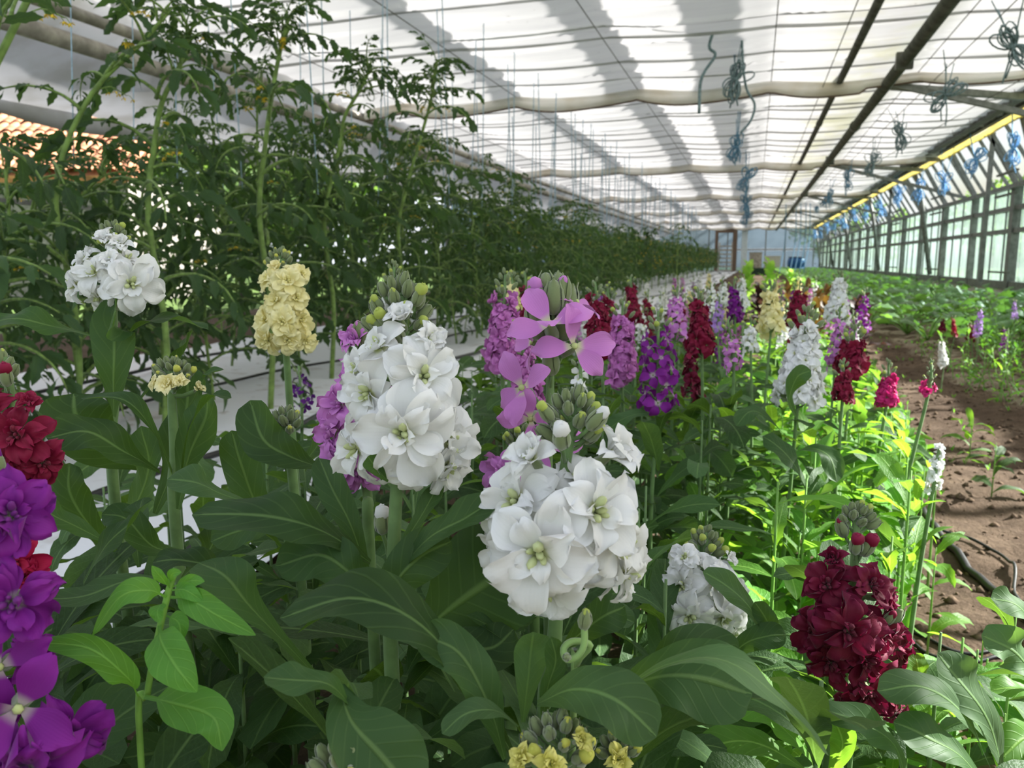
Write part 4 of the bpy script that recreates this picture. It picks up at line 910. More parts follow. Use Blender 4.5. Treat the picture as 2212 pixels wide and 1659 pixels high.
HERO['ms'] = hero_plant('single four petalled mauve stock flower standing tallest in the middle', [(1185, 1330, .52), (1184, 1000, .51), (1188, 850, .50), (1192, 700, .50), (1196, 640, .50)],
  [(1188, 700, -.02, 168, (-.15, .45, .85)), (1240, 748, -.018, 158, (.35, .25, .9)), (1128, 838, -.015, 158, (-.35, .25, .9)), (1245, 652, .0, 120, (.8, .45, .4)), (1146, 905, -.01, 130, (-.3, -.2, .9)), (1180, 968, -.004, 150, (-.2, -.35, .9)), (1150, 740, .015, 120, (-.9, .2, .2))],
  [(1160, 640, -.005, 70, (-.15, .95, .2), 'petal mauve', 1), (1215, 628, -.006, 62, (.12, .95, .2), 'petal mauve', 0), (1180, 622, .0, 70, (-.05, 1, .15), None, 0), (1196, 640, -.01, 74, (.0, 1, .2), None, 1), (1226, 650, .004, 80, (.15, .95, .1), None, 2), (1170, 660, .0, 84, (-.12, .95, .15), None, 1), (1206, 620, .012, 66, (.05, 1, 0), None, 0), (1158, 690, -.004, 80, (-.15, .95, .15), None, 0), (1222, 690, -.004, 86, (.12, .95, .2), None, 1), (1190, 780, -.01, 60, (-.1, .9, .3), None, 0)], 'mauve', 'single', 3, r0=.0034)
HERO['ml'] = hero_plant('mauve double stock flower half hidden behind the left white one', [(800, 1230, .50), (795, 1080, .50), (775, 900, .50), (765, 740, .50)],
  [(768, 740, 0, 80, (-.3, .5, .7), 'half'), (740, 872, -.006, 130, (-.5, .25, .8)), (725, 935, -.004, 125, (-.7, .05, .7)), (742, 990, -.008, 120, (-.4, -.3, .8)), (775, 1020, -.006, 110, (.0, -.5, .8)), (830, 860, 0, 90, (.6, .3, .5)), (770, 800, .01, 110, (-.5, .3, .4))],
  [(772, 715, 0, 44, (.1, .9, .3), 'petal magenta', 0), (790, 725, 0, 40, (.3, .9, .2), None, 0)], 'mauve', 'double', 4, r0=.004)
HERO['mr'] = hero_plant('mauve double stock flower showing only at the left edge of the nearest white one', [(1100, 1350, .47), (1095, 1180, .465), (1100, 1000, .46)],
  [(1088, 1020, -.004, 110, (-.4, .3, .8)), (1085, 1080, -.006, 105, (-.6, -.1, .7)), (1068, 1130, -.004, 90, (-.7, -.2, .6)), (1140, 1060, .02, 100, (.2, .2, .8))], [(1105, 985, 0, 40, (0, .9, .2), 'petal magenta', 0)], 'mauve', 'double', 5, r0=.004)
HERO['wt'] = hero_plant('white double stock flower at upper left with lime buds on top', [(250, 1100, .64), (246, 860, .63), (244, 700, .62), (242, 560, .62), (243, 500, .62)],
  [(285, 615, -.03, 132, (.35, .05, .95)), (205, 590, -.025, 92, (-.2, .3, .9)), (240, 570, -.03, 70, (.05, .4, .9), 'half'), (165, 615, -.005, 84, (-.8, -.1, .6)), (230, 520, -.02, 58, (-.1, .7, .7), 'half'), (258, 532, -.018, 62, (.3, .6, .7), 'half'), (215, 640, -.01, 80, (-.3, -.7, .5)), (270, 640, -.02, 90, (.2, -.6, .7)), (185, 560, .0, 70, (-.6, .5, .5)), (310, 600, .0, 80, (.8, .2, .3)), (275, 560, -.01, 66, (.5, .6, .5))],
  bud_head(242, 503, 62, 44, 15, 24, R0, p_tip=.8), 'white', 'double', 6)
HERO['wt2'] = None
HERO['cy'] = hero_plant('tall pale yellow double stock flower before the tomatoes', [(640, 1060, .86), (628, 900, .84), (618, 760, .82), (608, 640, .82), (604, 560, .82)],
  [(580, 605, -.02, 66, (-.6, .3, .7)), (622, 608, -.03, 74, (.2, .2, .95)), (650, 592, -.01, 52, (.8, .3, .4)), (598, 650, -.03, 66, (-.3, .1, .95)), (640, 645, -.025, 70, (.5, .1, .85)), (575, 690, -.02, 70, (-.6, 0, .8)), (612, 695, -.04, 78, (.0, .0, 1)), (650, 690, -.02, 66, (.6, 0, .75)), (580, 735, -.025, 74, (-.4, -.4, .85)), (660, 735, -.02, 58, (.6, -.3, .7)), (622, 735, -.03, 66, (.1, -.3, .9)), (600, 580, -.02, 46, (-.2, .7, .7), 'half'), (628, 590, -.01, 44, (.3, .7, .6), 'half')],
  bud_head(604, 556, 52, 36, 13, 20, R0, 'tip yellow', .8), 'cream', 'double', 7)
HERO['cb'] = hero_plant('pale yellow stock just opening, a low bud cluster with one cream floret', [(385, 1200, .58), (378, 980, .57), (372, 880, .565), (370, 800, .56)],
  [(366, 832, -.02, 62, (-.1, .3, .95), 'half'), (388, 826, -.022, 40, (.2, .4, .9), 'half'), (340, 828, -.005, 40, (-.6, .4, .6), 'half'), (427, 838, .0, 36, (.7, .5, .4), 'half')],
  bud_head(372, 795, 84, 40, 17, 25, R0, 'tip yellow', .5), 'cream', 'double', 8)
HERO['gb'] = hero_plant('stock with only closed grey green buds between the yellow and mauve flowers', [(640, 1120, .62), (622, 980, .61), (617, 890, .60)], [], bud_head(618, 905, 56, 44, 12, 30, R0, 'tip yellow', .3), 'cream', 'double', 9)
HERO['gb2'] = hero_plant('small cluster of yellowish green buds between the two large white flowers', [(1150, 1100, .60), (1130, 1000, .60), (1124, 930, .60)], [], bud_head(1124, 938, 58, 52, 15, 27, R0, 'tip lime', .6), 'white', 'double', 10)
HERO['dl'] = hero_plant('dark crimson double stock flower at the left edge of the frame', [(30, 1250, .52), (35, 1080, .50), (30, 930, .49), (12, 770, .48)],
  [(38, 940, -.02, 150, (.1, .15, .95)), (92, 1000, -.01, 104, (.6, -.2, .75)), (15, 1010, -.015, 110, (-.2, -.4, .85)), (60, 872, -.02, 60, (.4, .6, .6), 'half'), (-20, 890, 0, 110, (-.5, .4, .6)), (55, 1030, -.004, 90, (.3, -.6, .6))],
  [(12, 812, -.01, 46, (.1, .9, .4), 'petal crimson', 2), (-8, 800, 0, 40, (-.3, .9, .2), 'petal crimson', 1), (6, 770, 0, 34, (0, 1, .2), 'tip lime', 0), (20, 785, 0, 34, (.4, .9, .2), None, 0), (-10, 765, 0, 36, (-.3, .9, .2), None, 1), (30, 800, 0, 36, (.5, .8, .2), None, 0)], 'crimson', 'double', 11)
HERO['pl'] = hero_plant('deep purple stock flower filling the lower left corner close to the camera', [(-20, 1760, .36), (-15, 1500, .36), (-10, 1250, .36), (-20, 1040, .36)],
  [(25, 1115, -.02, 190, (.45, .35, .8)), (30, 1300, -.028, 210, (.3, .05, .95)), (0, 1440, -.025, 190, (.2, .1, .95), 'single'), (40, 1530, -.034, 235, (.35, -.05, .95), 'single'), (140, 1595, -.02, 200, (.6, -.2, .75)), (60, 1655, -.03, 220, (.1, -.4, .9)), (-40, 1200, -.01, 150, (-.2, .3, .8)), (60, 1420, .0, 120, (.7, .1, .5)), (-20, 1540, .0, 180, (-.3, 0, .9))],
  [(-10, 1000, 0, 60, (0, 1, .2), 'petal purple', 1)], 'purple', 'double', 12)
HERO['rl'] = hero_plant('red stock flower peeping out between the purple florets at the left edge', [(-10, 1500, .42), (0, 1350, .42), (5, 1220, .42)],
  [(30, 1215, -.01, 130, (.4, .3, .8)), (60, 1245, -.005, 90, (.6, -.1, .7)), (-20, 1240, 0, 120, (-.2, 0, .9))], [(10, 1160, .01, 40, (0, 1, 0), 'petal red', 0)], 'red', 'double', 13)
HERO['yb'] = hero_plant('stock with lime yellow buds cut off by the bottom edge right of centre', [(1205, 1800, .36), (1208, 1700, .355), (1212, 1610, .35)],
  [(1250, 1600, -.012, 66, (.4, .5, .75), 'half', 'lemon'), (1130, 1640, -.01, 70, (-.5, .4, .7), 'half', 'lemon'), (1190, 1650, -.02, 80, (0, .3, .9), 'half', 'lemon')], bud_head(1200, 1600, 150, 110, 20, 48, R0, 'tip yellow', .75), 'cream', 'double', 14)
HERO['yb2'] = hero_plant('stock with cream yellow buds behind the lime bud cluster at the bottom', [(1330, 1800, .40), (1335, 1680, .395), (1338, 1600, .39)],
  [(1335, 1640, -.01, 70, (0, .4, .9), 'half')], bud_head(1335, 1610, 80, 60, 12, 36, R0, 'tip yellow', .8), 'lemon', 'double', 15)
HERO['yb3'] = hero_plant('stock with grey green and yellow buds at the bottom edge left of centre', [(738, 1840, .34), (738, 1740, .335), (738, 1655, .33)], [], bud_head(738, 1655, 140, 100, 18, 50, R0, 'tip yellow', .6), 'cream', 'double', 16)
HERO['wsr'] = hero_plant('smaller white double stock flower between the nearest white and the crimson one', [(1528, 1560, .68), (1525, 1400, .66), (1520, 1290, .65), (1525, 1150, .65)],
  [(1480, 1205, -.02, 76, (-.4, .4, .8)), (1573, 1208, -.005, 44, (.6, .5, .5), 'half'), (1475, 1265, -.02, 100, (-.5, .05, .85)), (1545, 1260, -.02, 120, (.4, .2, .85)), (1590, 1290, -.005, 80, (.7, -.1, .6)), (1490, 1330, -.03, 118, (-.2, -.2, .95)), (1560, 1335, -.024, 110, (.3, -.3, .9)), (1580, 1365, -.01, 76, (.4, -.6, .6)), (1505, 1215, -.01, 60, (0, .6, .7), 'half')],
  bud_head(1524, 1168, 66, 56, 14, 28, R0, 'tip lime', .55), 'white', 'double', 17)
HERO['cr'] = hero_plant('dark crimson double stock flower low at right, half in sunlight', [(1790, 1640, .62), (1820, 1500, .59), (1832, 1350, .57), (1845, 1220, .56), (1850, 1120, .56)],
  [(1790, 1265, -.012, 116, (-.5, .35, .7)), (1880, 1265, -.02, 110, (.3, .4, .8)), (1910, 1290, -.005, 100, (.75, .1, .5)), (1830, 1360, -.035, 156, (-.05, 0, 1)), (1762, 1365, -.015, 118, (-.75, 0, .6)), (1905, 1370, -.015, 130, (.65, -.1, .7)), (1795, 1430, -.02, 124, (-.35, -.35, .85)), (1868, 1425, -.03, 124, (.1, -.3, .95)), (1945, 1405, .0, 96, (.8, -.2, .4)), (1875, 1495, -.02, 124, (.1, -.3, .95)), (1850, 1525, -.01, 90, (-.3, -.4, .8)), (1928, 1500, -.01, 96, (.5, -.4, .7)), (1800, 1210, -.01, 66, (-.4, .6, .6), 'half'), (1935, 1540, -.005, 60, (.4, -.6, .6))],
  [(1850, 1178, -.01, 46, (-.1, .8, .5), 'petal crimson', 2), (1874, 1180, -.008, 50, (.3, .8, .5), 'petal crimson', 2), (1818, 1140, 0, 44, (-.4, .9, .2), 'petal crimson', 0), (1922, 1335, -.02, 34, (.4, .8, .4), 'petal crimson', 1), (1940, 1330, -.02, 36, (.4, .8, .3), None, 0)]+bud_head(1852, 1112, 74, 44, 14, 30, R0, 'tip lime', .25), 'dark crimson', 'double', 18)
# small curled shoot and a lone white bud
o = empty('curled_shoot', tuple(ground_of(P(1235, 1480, .37))), 'curled pale green shoot with a closed bud below the nearest white flower', 'shoot')
mb = MB(); g_ = ground_of(P(1235, 1480, .37)); tube(mb, catmull([g_, P(1238, 1560, .37), P(1245, 1440, .365), P(1275, 1395, .36), P(1240, 1385, .357), P(1218, 1400, .355), P(1225, 1425, .352), P(1250, 1415, .352), P(1262, 1390, .352), P(1262, 1350, .352)], 40), .0016, 6); wpart('stem', mb, [MAT['stem_pale']], o)
put_bud(o, P(1262, 1358, .352), cdir(.05, .9, .3), .010, 'tip lime', 0); put_bud(o, P(1228, 1420, .35), cdir(-.3, .3, .8), .006, None, 1); KEEP.append((1190, 1310, 1290, 1440, .37))
o = empty('white_bud', tuple(ground_of(P(835, 1300, .46))), 'lone white stock bud on a thin stalk under the left white flower', 'bud')
mb = MB(); tube(mb, catmull([ground_of(P(835, 1300, .46)), P(845, 1330, .455), P(838, 1200, .45), P(826, 1150, .445)], 20), .0012, 6); wpart('stalk', mb, [MAT['stem']], o)
put_bud(o, P(826, 1152, .445), cdir(0, 1, .2), .014, 'petal white', 2); KEEP.append((800, 1090, 850, 1170, .46))

# ---- the leaves one can pick out in front
HLEAF = [  # plant, pixel path base -> tip with depth, width px, facing (right, up, toward), material, profile, fold, wave, twist
 ('wt', [(246, 900, .615), (246, 790, .60), (246, 700, .60), (250, 672, .575)], 118, (0, .25, 1), 'd', .10, .10, 0),
 ('wt', [(195, 725, .62), (120, 705, .60), (40, 690, .585), (-40, 700, .58)], 80, (.1, .75, .7), 'd', .12, .22, 0),
 ('wt', [(255, 740, .63), (310, 700, .62), (380, 690, .60), (450, 712, .59)], 44, (0, .9, .5), 'd', .3, .25, .3),
 ('wt', [(290, 880, .62), (340, 820, .62), (390, 770, .62), (415, 712, .62)], 70, (-.5, .5, .8), 'd', .25, .15, .8),
 ('wt', [(300, 1010, .60), (215, 965, .58), (165, 900, .57), (160, 850, .575)], 150, (.35, .25, 1), 'd', .12, .08, 0),
 ('wt', [(378, 1040, .57), (330, 930, .55), (270, 865, .54), (175, 860, .545)], 44, (.3, .9, .4), 'd', .4, .15, .2),
 ('wt', [(345, 1020, .56), (270, 975, .535), (190, 935, .52), (100, 945, .51)], 112, (.1, .75, .75), 'd', .14, .10, 0),
 ('cb', [(335, 1110, .58), (380, 990, .58), (405, 880, .58), (400, 790, .58)], 112, (-.2, .3, 1), 'd', .15, .18, 0),
 ('cb', [(385, 1100, .56), (405, 1000, .555), (440, 910, .55), (450, 850, .55)], 110, (-.3, .2, 1), 'd', .2, .12, .2),
 ('cb', [(390, 1050, .56), (410, 930, .54), (455, 860, .53), (500, 860, .53)], 44, (0, .9, .5), 'd', .3, .15, .3),
 ('cb', [(430, 860, .56), (445, 810, .56), (480, 800, .55)], 34, (0, .8, .6), 'd', .2, .1, .2),
 ('gb', [(690, 1010, .53), (625, 985, .52), (570, 950, .52), (540, 865, .53)], 100, (-.1, .55, .9), 'd', .35, .08, .1),
 ('gb', [(645, 1010, .56), (690, 960, .55), (720, 920, .55)], 70, (-.2, .6, .8), 'd', .2, .1, .1),
 ('cb', [(540, 1085, .50), (470, 1065, .48), (420, 1040, .47), (362, 1035, .47)], 84, (0, .8, .65), 'p', .10, .08, 0),
 ('wl', [(800, 1215, .44), (700, 1150, .42), (590, 1115, .41), (415, 1112, .415)], 118, (0, .75, .75), 'd', .12, .12, 0),
 ('cb', [(610, 1130, .50), (540, 1140, .49), (455, 1170, .48)], 78, (.1, .5, .9), 'p', .08, .1, 0),
 ('wt', [(360, 1250, .44), (270, 1255, .43), (180, 1290, .42), (85, 1292, .42)], 78, (0, .9, .5), 'p', .14, .12, 0),
 ('dl', [(230, 1170, .52), (170, 1140, .51), (110, 1110, .50), (62, 1062, .50)], 62, (.2, .7, .7), 'd', .12, .15, 0),
 ('dl', [(180, 1260, .5), (230, 1180, .49), (290, 1120, .49), (310, 1075, .5)], 80, (-.3, .5, .8), 'd', .2, .2, .4),
 ('gb', [(560, 1320, .46), (480, 1235, .43), (400, 1210, .42), (330, 1215, .42)], 76, (0, .9, .5), 'd', .18, .14, .1),
 ('wl', [(700, 1480, .44), (560, 1330, .40), (490, 1250, .39), (430, 1215, .40)], 110, (.2, .8, .6), 'd', .14, .14, 0),
 ('wl', [(830, 1295, .44), (760, 1240, .42), (690, 1200, .42), (595, 1222, .42)], 130, (.0, .7, .8), 'd', .10, .08, 0),
 ('wl', [(800, 1260, .45), (760, 1140, .45), (720, 1060, .455), (690, 990, .47)], 72, (.2, .3, 1), 'd', .15, .1, 0),
 ('wl', [(855, 1240, .41), (925, 1165, .395), (1000, 1120, .39), (1082, 1072, .39)], 88, (-.2, .7, .75), 'd', .25, .06, .15),
 ('wl', [(840, 1330, .41), (855, 1260, .40), (910, 1200, .40), (975, 1170, .40)], 120, (.0, .2, 1), 'd', .10, .14, 0),
 ('wl', [(850, 1210, .42), (900, 1130, .415), (930, 1080, .415), (955, 1040, .42)], 50, (-.4, .3, .9), 'd', .2, .1, .2),
 ('wl', [(838, 1040, .405), (808, 1005, .395), (795, 985, .392)], 46, (.2, .4, .9), 'd', .15, .05, 0),
 ('wr', [(1120, 1650, .38), (1010, 1470, .36), (900, 1345, .345), (760, 1290, .345), (605, 1335, .355)], 128, (.1, .8, .65), 'd', .16, .16, .15),
 ('wr', [(905, 1370, .45), (980, 1310, .44), (1060, 1250, .44), (1150, 1185, .45)], 265, (-.25, .25, 1), 'd', .07, .05, 0),
 ('wr', [(900, 1370, .43), (980, 1390, .42), (1060, 1400, .42), (1110, 1360, .425)], 110, (0, .4, .95), 'd', .1, .1, 0),
 ('wr', [(1090, 1640, .37), (1055, 1520, .355), (990, 1410, .35), (900, 1370, .35)], 112, (.4, .45, .9), 'd', .15, .12, 0),
 ('yb3', [(770, 1540, .345), (715, 1480, .33), (640, 1470, .325), (570, 1462, .325)], 74, (.1, .85, .55), 'd', .2, .14, .1),
 ('yb3', [(735, 1480, .345), (760, 1560, .33), (830, 1640, .325), (900, 1720, .325)], 190, (.3, .5, .85), 'd', .12, .08, 0),
 ('wr', [(1160, 1520, .36), (1240, 1490, .345), (1330, 1510, .335), (1418, 1592, .335)], 150, (-.1, .75, .75), 'p', .08, .05, 0),
 ('yb', [(1120, 1570, .36), (1070, 1535, .345), (1010, 1540, .338), (955, 1585, .335)], 62, (.0, .85, .6), 'p', .18, .08, 0),
 ('wr', [(1330, 1500, .37), (1440, 1435, .35), (1560, 1425, .34), (1680, 1510, .335), (1790, 1632, .34)], 92, (.15, .9, .45), 'p', .14, .10, .25),
 ('wr', [(1330, 1490, .42), (1430, 1460, .40), (1530, 1470, .395), (1625, 1500, .395)], 190, (0, .6, .85), 'd', .08, .08, 0),
 ('wr', [(1400, 1500, .45), (1450, 1420, .44), (1520, 1400, .44), (1600, 1420, .44)], 120, (0, .6, .85), 'd', .1, .1, 0),
 ('wr', [(1130, 1560, .385), (1140, 1470, .375), (1148, 1400, .372), (1152, 1365, .365)], 84, (.1, .1, 1), 'p', .15, .06, 0),
 ('wr', [(1170, 1600, .38), (1180, 1500, .365), (1200, 1430, .36), (1190, 1375, .355)], 54, (.5, .2, .9), 'd', .25, .1, .4),
 ('wr', [(1215, 1400, .44), (1290, 1340, .43), (1350, 1310, .43)], 90, (-.2, .5, .9), 'd', .15, .12, 0),
 ('wr', [(1265, 1330, .48), (1310, 1320, .475), (1370, 1345, .47)], 64, (0, .6, .8), 'p', .15, .1, 0),
 ('wsr', [(1650, 1370, .58), (1620, 1315, .57), (1570, 1265, .565), (1518, 1235, .565)], 66, (.3, .6, .8), 'p', .15, .06, 0),
 ('wsr', [(1650, 1395, .58), (1660, 1350, .575), (1630, 1300, .57)], 50, (-.2, .5, .9), 'd', .1, .1, 0),
 ('wsr', [(1555, 1440, .58), (1610, 1390, .57), (1655, 1375, .565), (1698, 1372, .565)], 66, (0, .6, .8), 'd', .15, .1, 0),
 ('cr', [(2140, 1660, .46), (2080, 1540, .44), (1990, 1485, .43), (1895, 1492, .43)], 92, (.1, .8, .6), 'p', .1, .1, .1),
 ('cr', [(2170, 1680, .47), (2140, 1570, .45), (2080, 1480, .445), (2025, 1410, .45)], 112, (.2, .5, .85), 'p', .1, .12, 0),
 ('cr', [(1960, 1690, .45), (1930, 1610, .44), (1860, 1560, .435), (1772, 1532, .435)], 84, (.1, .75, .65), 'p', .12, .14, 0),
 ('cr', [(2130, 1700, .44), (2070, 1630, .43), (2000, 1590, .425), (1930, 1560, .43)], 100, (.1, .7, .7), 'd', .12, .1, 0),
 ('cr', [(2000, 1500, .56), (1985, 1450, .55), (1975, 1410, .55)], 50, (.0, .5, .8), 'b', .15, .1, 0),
]
HERO['re'] = empty('leafy_plant', tuple(ground_of(P(2290, 1640, .52))), 'broad leaved plant half in sun, cut by the right frame edge', 'plant')
g_ = ground_of(P(2290, 1640, .52)); mb = MB(); tube(mb, catmull([g_, P(2280, 1560, .52), P(2262, 1330, .51)], 10), np.linspace(.004, .002, 10), 6); wpart('stem', mb, [MAT['stem']], HERO['re'])
HLEAF += [('re', [(2265, 1420, .51), (2230, 1345, .50), (2190, 1305, .49), (2140, 1292, .49)], 70, (.0, .7, .75), 'p', .12, .1, 0), ('re', [(2275, 1500, .51), (2220, 1440, .49), (2180, 1400, .485), (2120, 1372, .485)], 92, (-.2, .6, .8), 'p', .12, .25, .2),
 ('re', [(2280, 1540, .51), (2230, 1500, .50), (2190, 1485, .495), (2140, 1492, .495)], 62, (.1, .9, .4), 'b', .15, .1, 0), ('re', [(2280, 1600, .51), (2220, 1590, .49), (2160, 1640, .48)], 90, (.1, .7, .7), 'b', .12, .12, 0),
 ('cr', [(1760, 1650, .56), (1700, 1580, .55), (1640, 1530, .545), (1580, 1520, .545)], 80, (.1, .8, .6), 'b', .12, .14, .2), ('cr', [(1770, 1650, .57), (1740, 1570, .56), (1700, 1500, .555), (1670, 1450, .555)], 60, (.3, .5, .8), 'b', .15, .12, .2),
 ('cr', [(1750, 1670, .55), (1670, 1620, .53), (1590, 1600, .525), (1510, 1620, .525)], 90, (.0, .85, .5), 'b', .12, .12, 0), ('cr', [(1790, 1680, .55), (1820, 1610, .54), (1800, 1550, .535)], 64, (-.1, .5, .85), 'b', .15, .1, .2),
 ('wsr', [(1528, 1560, .66), (1480, 1510, .65), (1440, 1500, .645)], 60, (.1, .8, .6), 'b', .15, .1, 0), ('gb', [(625, 1150, .60), (560, 1100, .58), (520, 1000, .57), (500, 930, .57)], 84, (.1, .4, .9), 'd', .12, .14, 0),
 ('cb', [(395, 1190, .57), (330, 1180, .55), (270, 1120, .54), (220, 1110, .54)], 70, (.1, .6, .8), 'd', .12, .14, 0), ('wt', [(250, 1190, .62), (190, 1130, .60), (150, 1060, .59), (150, 1000, .59)], 84, (.3, .3, .9), 'd', .12, .12, .2),
 ('wt', [(250, 1150, .62), (300, 1080, .60), (320, 1000, .59), (305, 920, .59)], 90, (-.2, .3, .9), 'd', .14, .12, .1), ('cb', [(392, 1250, .56), (450, 1190, .55), (480, 1120, .545)], 70, (-.2, .4, .9), 'd', .14, .12, 0)]
def hero_leaf(plant, path, wpx, nh, kind, fold, wave, twist, seed=0, prof=prof_stock, mat=None):
    pts = [P(*q) for q in path]; d = np.mean([q[2] for q in path]); W_ = wpx*d/F
    V, Fc, UV = hero_leaf_geo(pts, W_, cdir(*nh), prof, 22, 9, fold, wave*1.9, 1.5+.25*(seed % 4), seed*1.3, twist)
    mb = MB(); mb.add(V, Fc, UV)
    wpart('leaf', mb, [MAT[mat or {'d': 'stock_leaf', 'p': 'stock_leaf_pale', 'b': 'stock_leaf_sunlit'}[kind]]], plant)
for i, (k, path, w, nh, kd, fo, wa, tw) in enumerate(HLEAF):
    hero_leaf(HERO[k], path, w, nh, kd, fo, wa, tw, i)
for o_, g_, z_, s_ in HSC:
    scatter_leaves(o_, g_, max(z_, .2), 30 if s_ in (6, 8, 9, 11) else 18, (.09, .16) if s_ in (6, 8, 9, 11) else (.08, .14), ('dark', 'dark', 'dark', 'pale'), np.random.default_rng(700+s_), .03, up=(-.1, 1.0), zpow=.7)
# ---- young plant with ovate light green leaves in the lower left
o = empty('young_weed', tuple(ground_of(P(318, 1700, .40))), 'light green young plant with ovate leaves, one spotted yellow, at lower left', 'plant')
mb = MB(); tube(mb, catmull([ground_of(P(318, 1700, .40)), P(305, 1650, .385), P(318, 1500, .375), P(340, 1380, .37), P(362, 1285, .368), P(375, 1240, .366)], 26), .0016, 7); wpart('stem', mb, [MAT['weed_stem']], o)
for i, (path, w, nh, m) in enumerate([
  ([(345, 1350, .368), (350, 1390, .352), (380, 1440, .345), (425, 1495, .345)], 108, (.1, .55, .85), 'weed_leaf'), ([(360, 1290, .366), (320, 1275, .358), (260, 1290, .354), (200, 1372, .356)], 66, (-.2, .8, .6), 'weed_leaf_spotted'),
  ([(368, 1290, .366), (410, 1295, .358), (470, 1330, .352), (552, 1372, .352)], 72, (.2, .7, .75), 'weed_leaf'), ([(300, 1505, .372), (272, 1460, .36), (190, 1400, .352), (70, 1388, .352)], 76, (-.1, .75, .7), 'weed_leaf'),
  ([(312, 1505, .372), (380, 1520, .358), (460, 1550, .35), (480, 1622, .348)], 112, (.2, .65, .8), 'weed_leaf_spotted'), ([(366, 1270, .366), (350, 1250, .36), (328, 1222, .358)], 34, (-.2, .5, .9), 'weed_leaf'),
  ([(372, 1268, .366), (410, 1255, .36), (442, 1256, .358)], 34, (0, .7, .7), 'weed_leaf'), ([(370, 1275, .366), (400, 1275, .358), (440, 1300, .356)], 40, (0, .7, .7), 'weed_leaf'), ([(368, 1262, .366), (372, 1240, .362), (392, 1236, .36)], 26, (0, .5, .8), 'weed_leaf'), ([(360, 1330, .367), (385, 1345, .36), (392, 1385, .358)], 50, (.2, .6, .8), 'weed_leaf'), ([(355, 1300, .368), (340, 1318, .36), (345, 1345, .358)], 40, (0, .4, .9), 'weed_leaf')]):
    hero_leaf(o, path, w*1.3, (nh[0], nh[1]*.55, 1), 'd', .14, .08, 0, i, prof_ovate, m)

# ================================================================ THE REST OF THE BED
def drop(o):
    for ch in list(o.children): bpy.data.objects.remove(ch)
    bpy.data.objects.remove(o)
def auto_plant(label, top, bot, d, wpx, dpx, color, kind, seed, n, nb, tip='tip lime', tf=.78, group=None, lod=0, leaves=10, L=(.07, .13), kinds=('dark', 'dark', 'pale'), cone=.45, keep=True, rs=.0035):
    r = np.random.default_rng(seed); T = P(top[0], top[1], d); B = P(bot[0], bot[1], d); g = ground_of(B, r.uniform(-.02, .02), r.uniform(-.02, .03))
    o = empty('stock_plant', tuple(g), label, 'flower', group); A = catmull([g, B*.6+g*.4+r.normal(0, .006, 3), B, T], 24); ex = []
    R = wpx*d/F/2; D = dpx*d/F; az = r.random()*6.3; axis = nrm(T-B); u = nrm(np.cross(axis, FW)); w = np.cross(u, axis)
    for k in range(n):
        t = tf*(k+.4)/n; az += 2.4; c = B+(T-B)*t; ra = max(R*(1-cone*t/tf)-D*.32, D*.12)
        out_ = u*math.cos(az)+w*math.sin(az); nd = nrm(out_+axis*(.25+.3*t)-axis*.25*(1-t)); p = c+out_*ra; s = D*(1-.3*t)*r.uniform(.88, 1.12)
        ex.append((c-axis*.3*D, p-nd*s*.36, .0012 if lod == 0 else .0016))
        kd = 'half' if (kind == 'double' and t > tf*.85) else kind
        link('floret', floret_mesh(color, kd, lod, int(r.integers(3))), o, M4(frame(nd, r.normal(size=3)), p, s))
    for k in range(nb):
        t = tf+(1.02-tf)*(k+.3)/nb; az += 2.4; c = B+(T-B)*t; q = 1-(t-tf)/(1.05-tf); out_ = u*math.cos(az)+w*math.sin(az); nd = nrm(out_*(.3+.6*q)+axis); l = dpx*.34*d/F*(.7+.5*q)
        put_bud(o, c+out_*R*.42*q, nd, l, tip if r.random() < .6*q+.15 else None, int(r.integers(3)), 1)
    mb = MB(); tube(mb, A, np.linspace(rs, rs*.5, 24), 6)
    for a, b, rr in ex: tube(mb, [a, (a+b)/2-axis*.003, b], rr, 4)
    wpart('stem', mb, [MAT['stem']], o)
    if keep: KEEP.append((min(top[0], bot[0])-wpx*.42, top[1], max(top[0], bot[0])+wpx*.42, bot[1]-dpx*.2, d+.03))
    if leaves: scatter_leaves(o, g, max(B[2]-.01, .05), leaves, L, kinds, r, .03)
    return o
S = 500
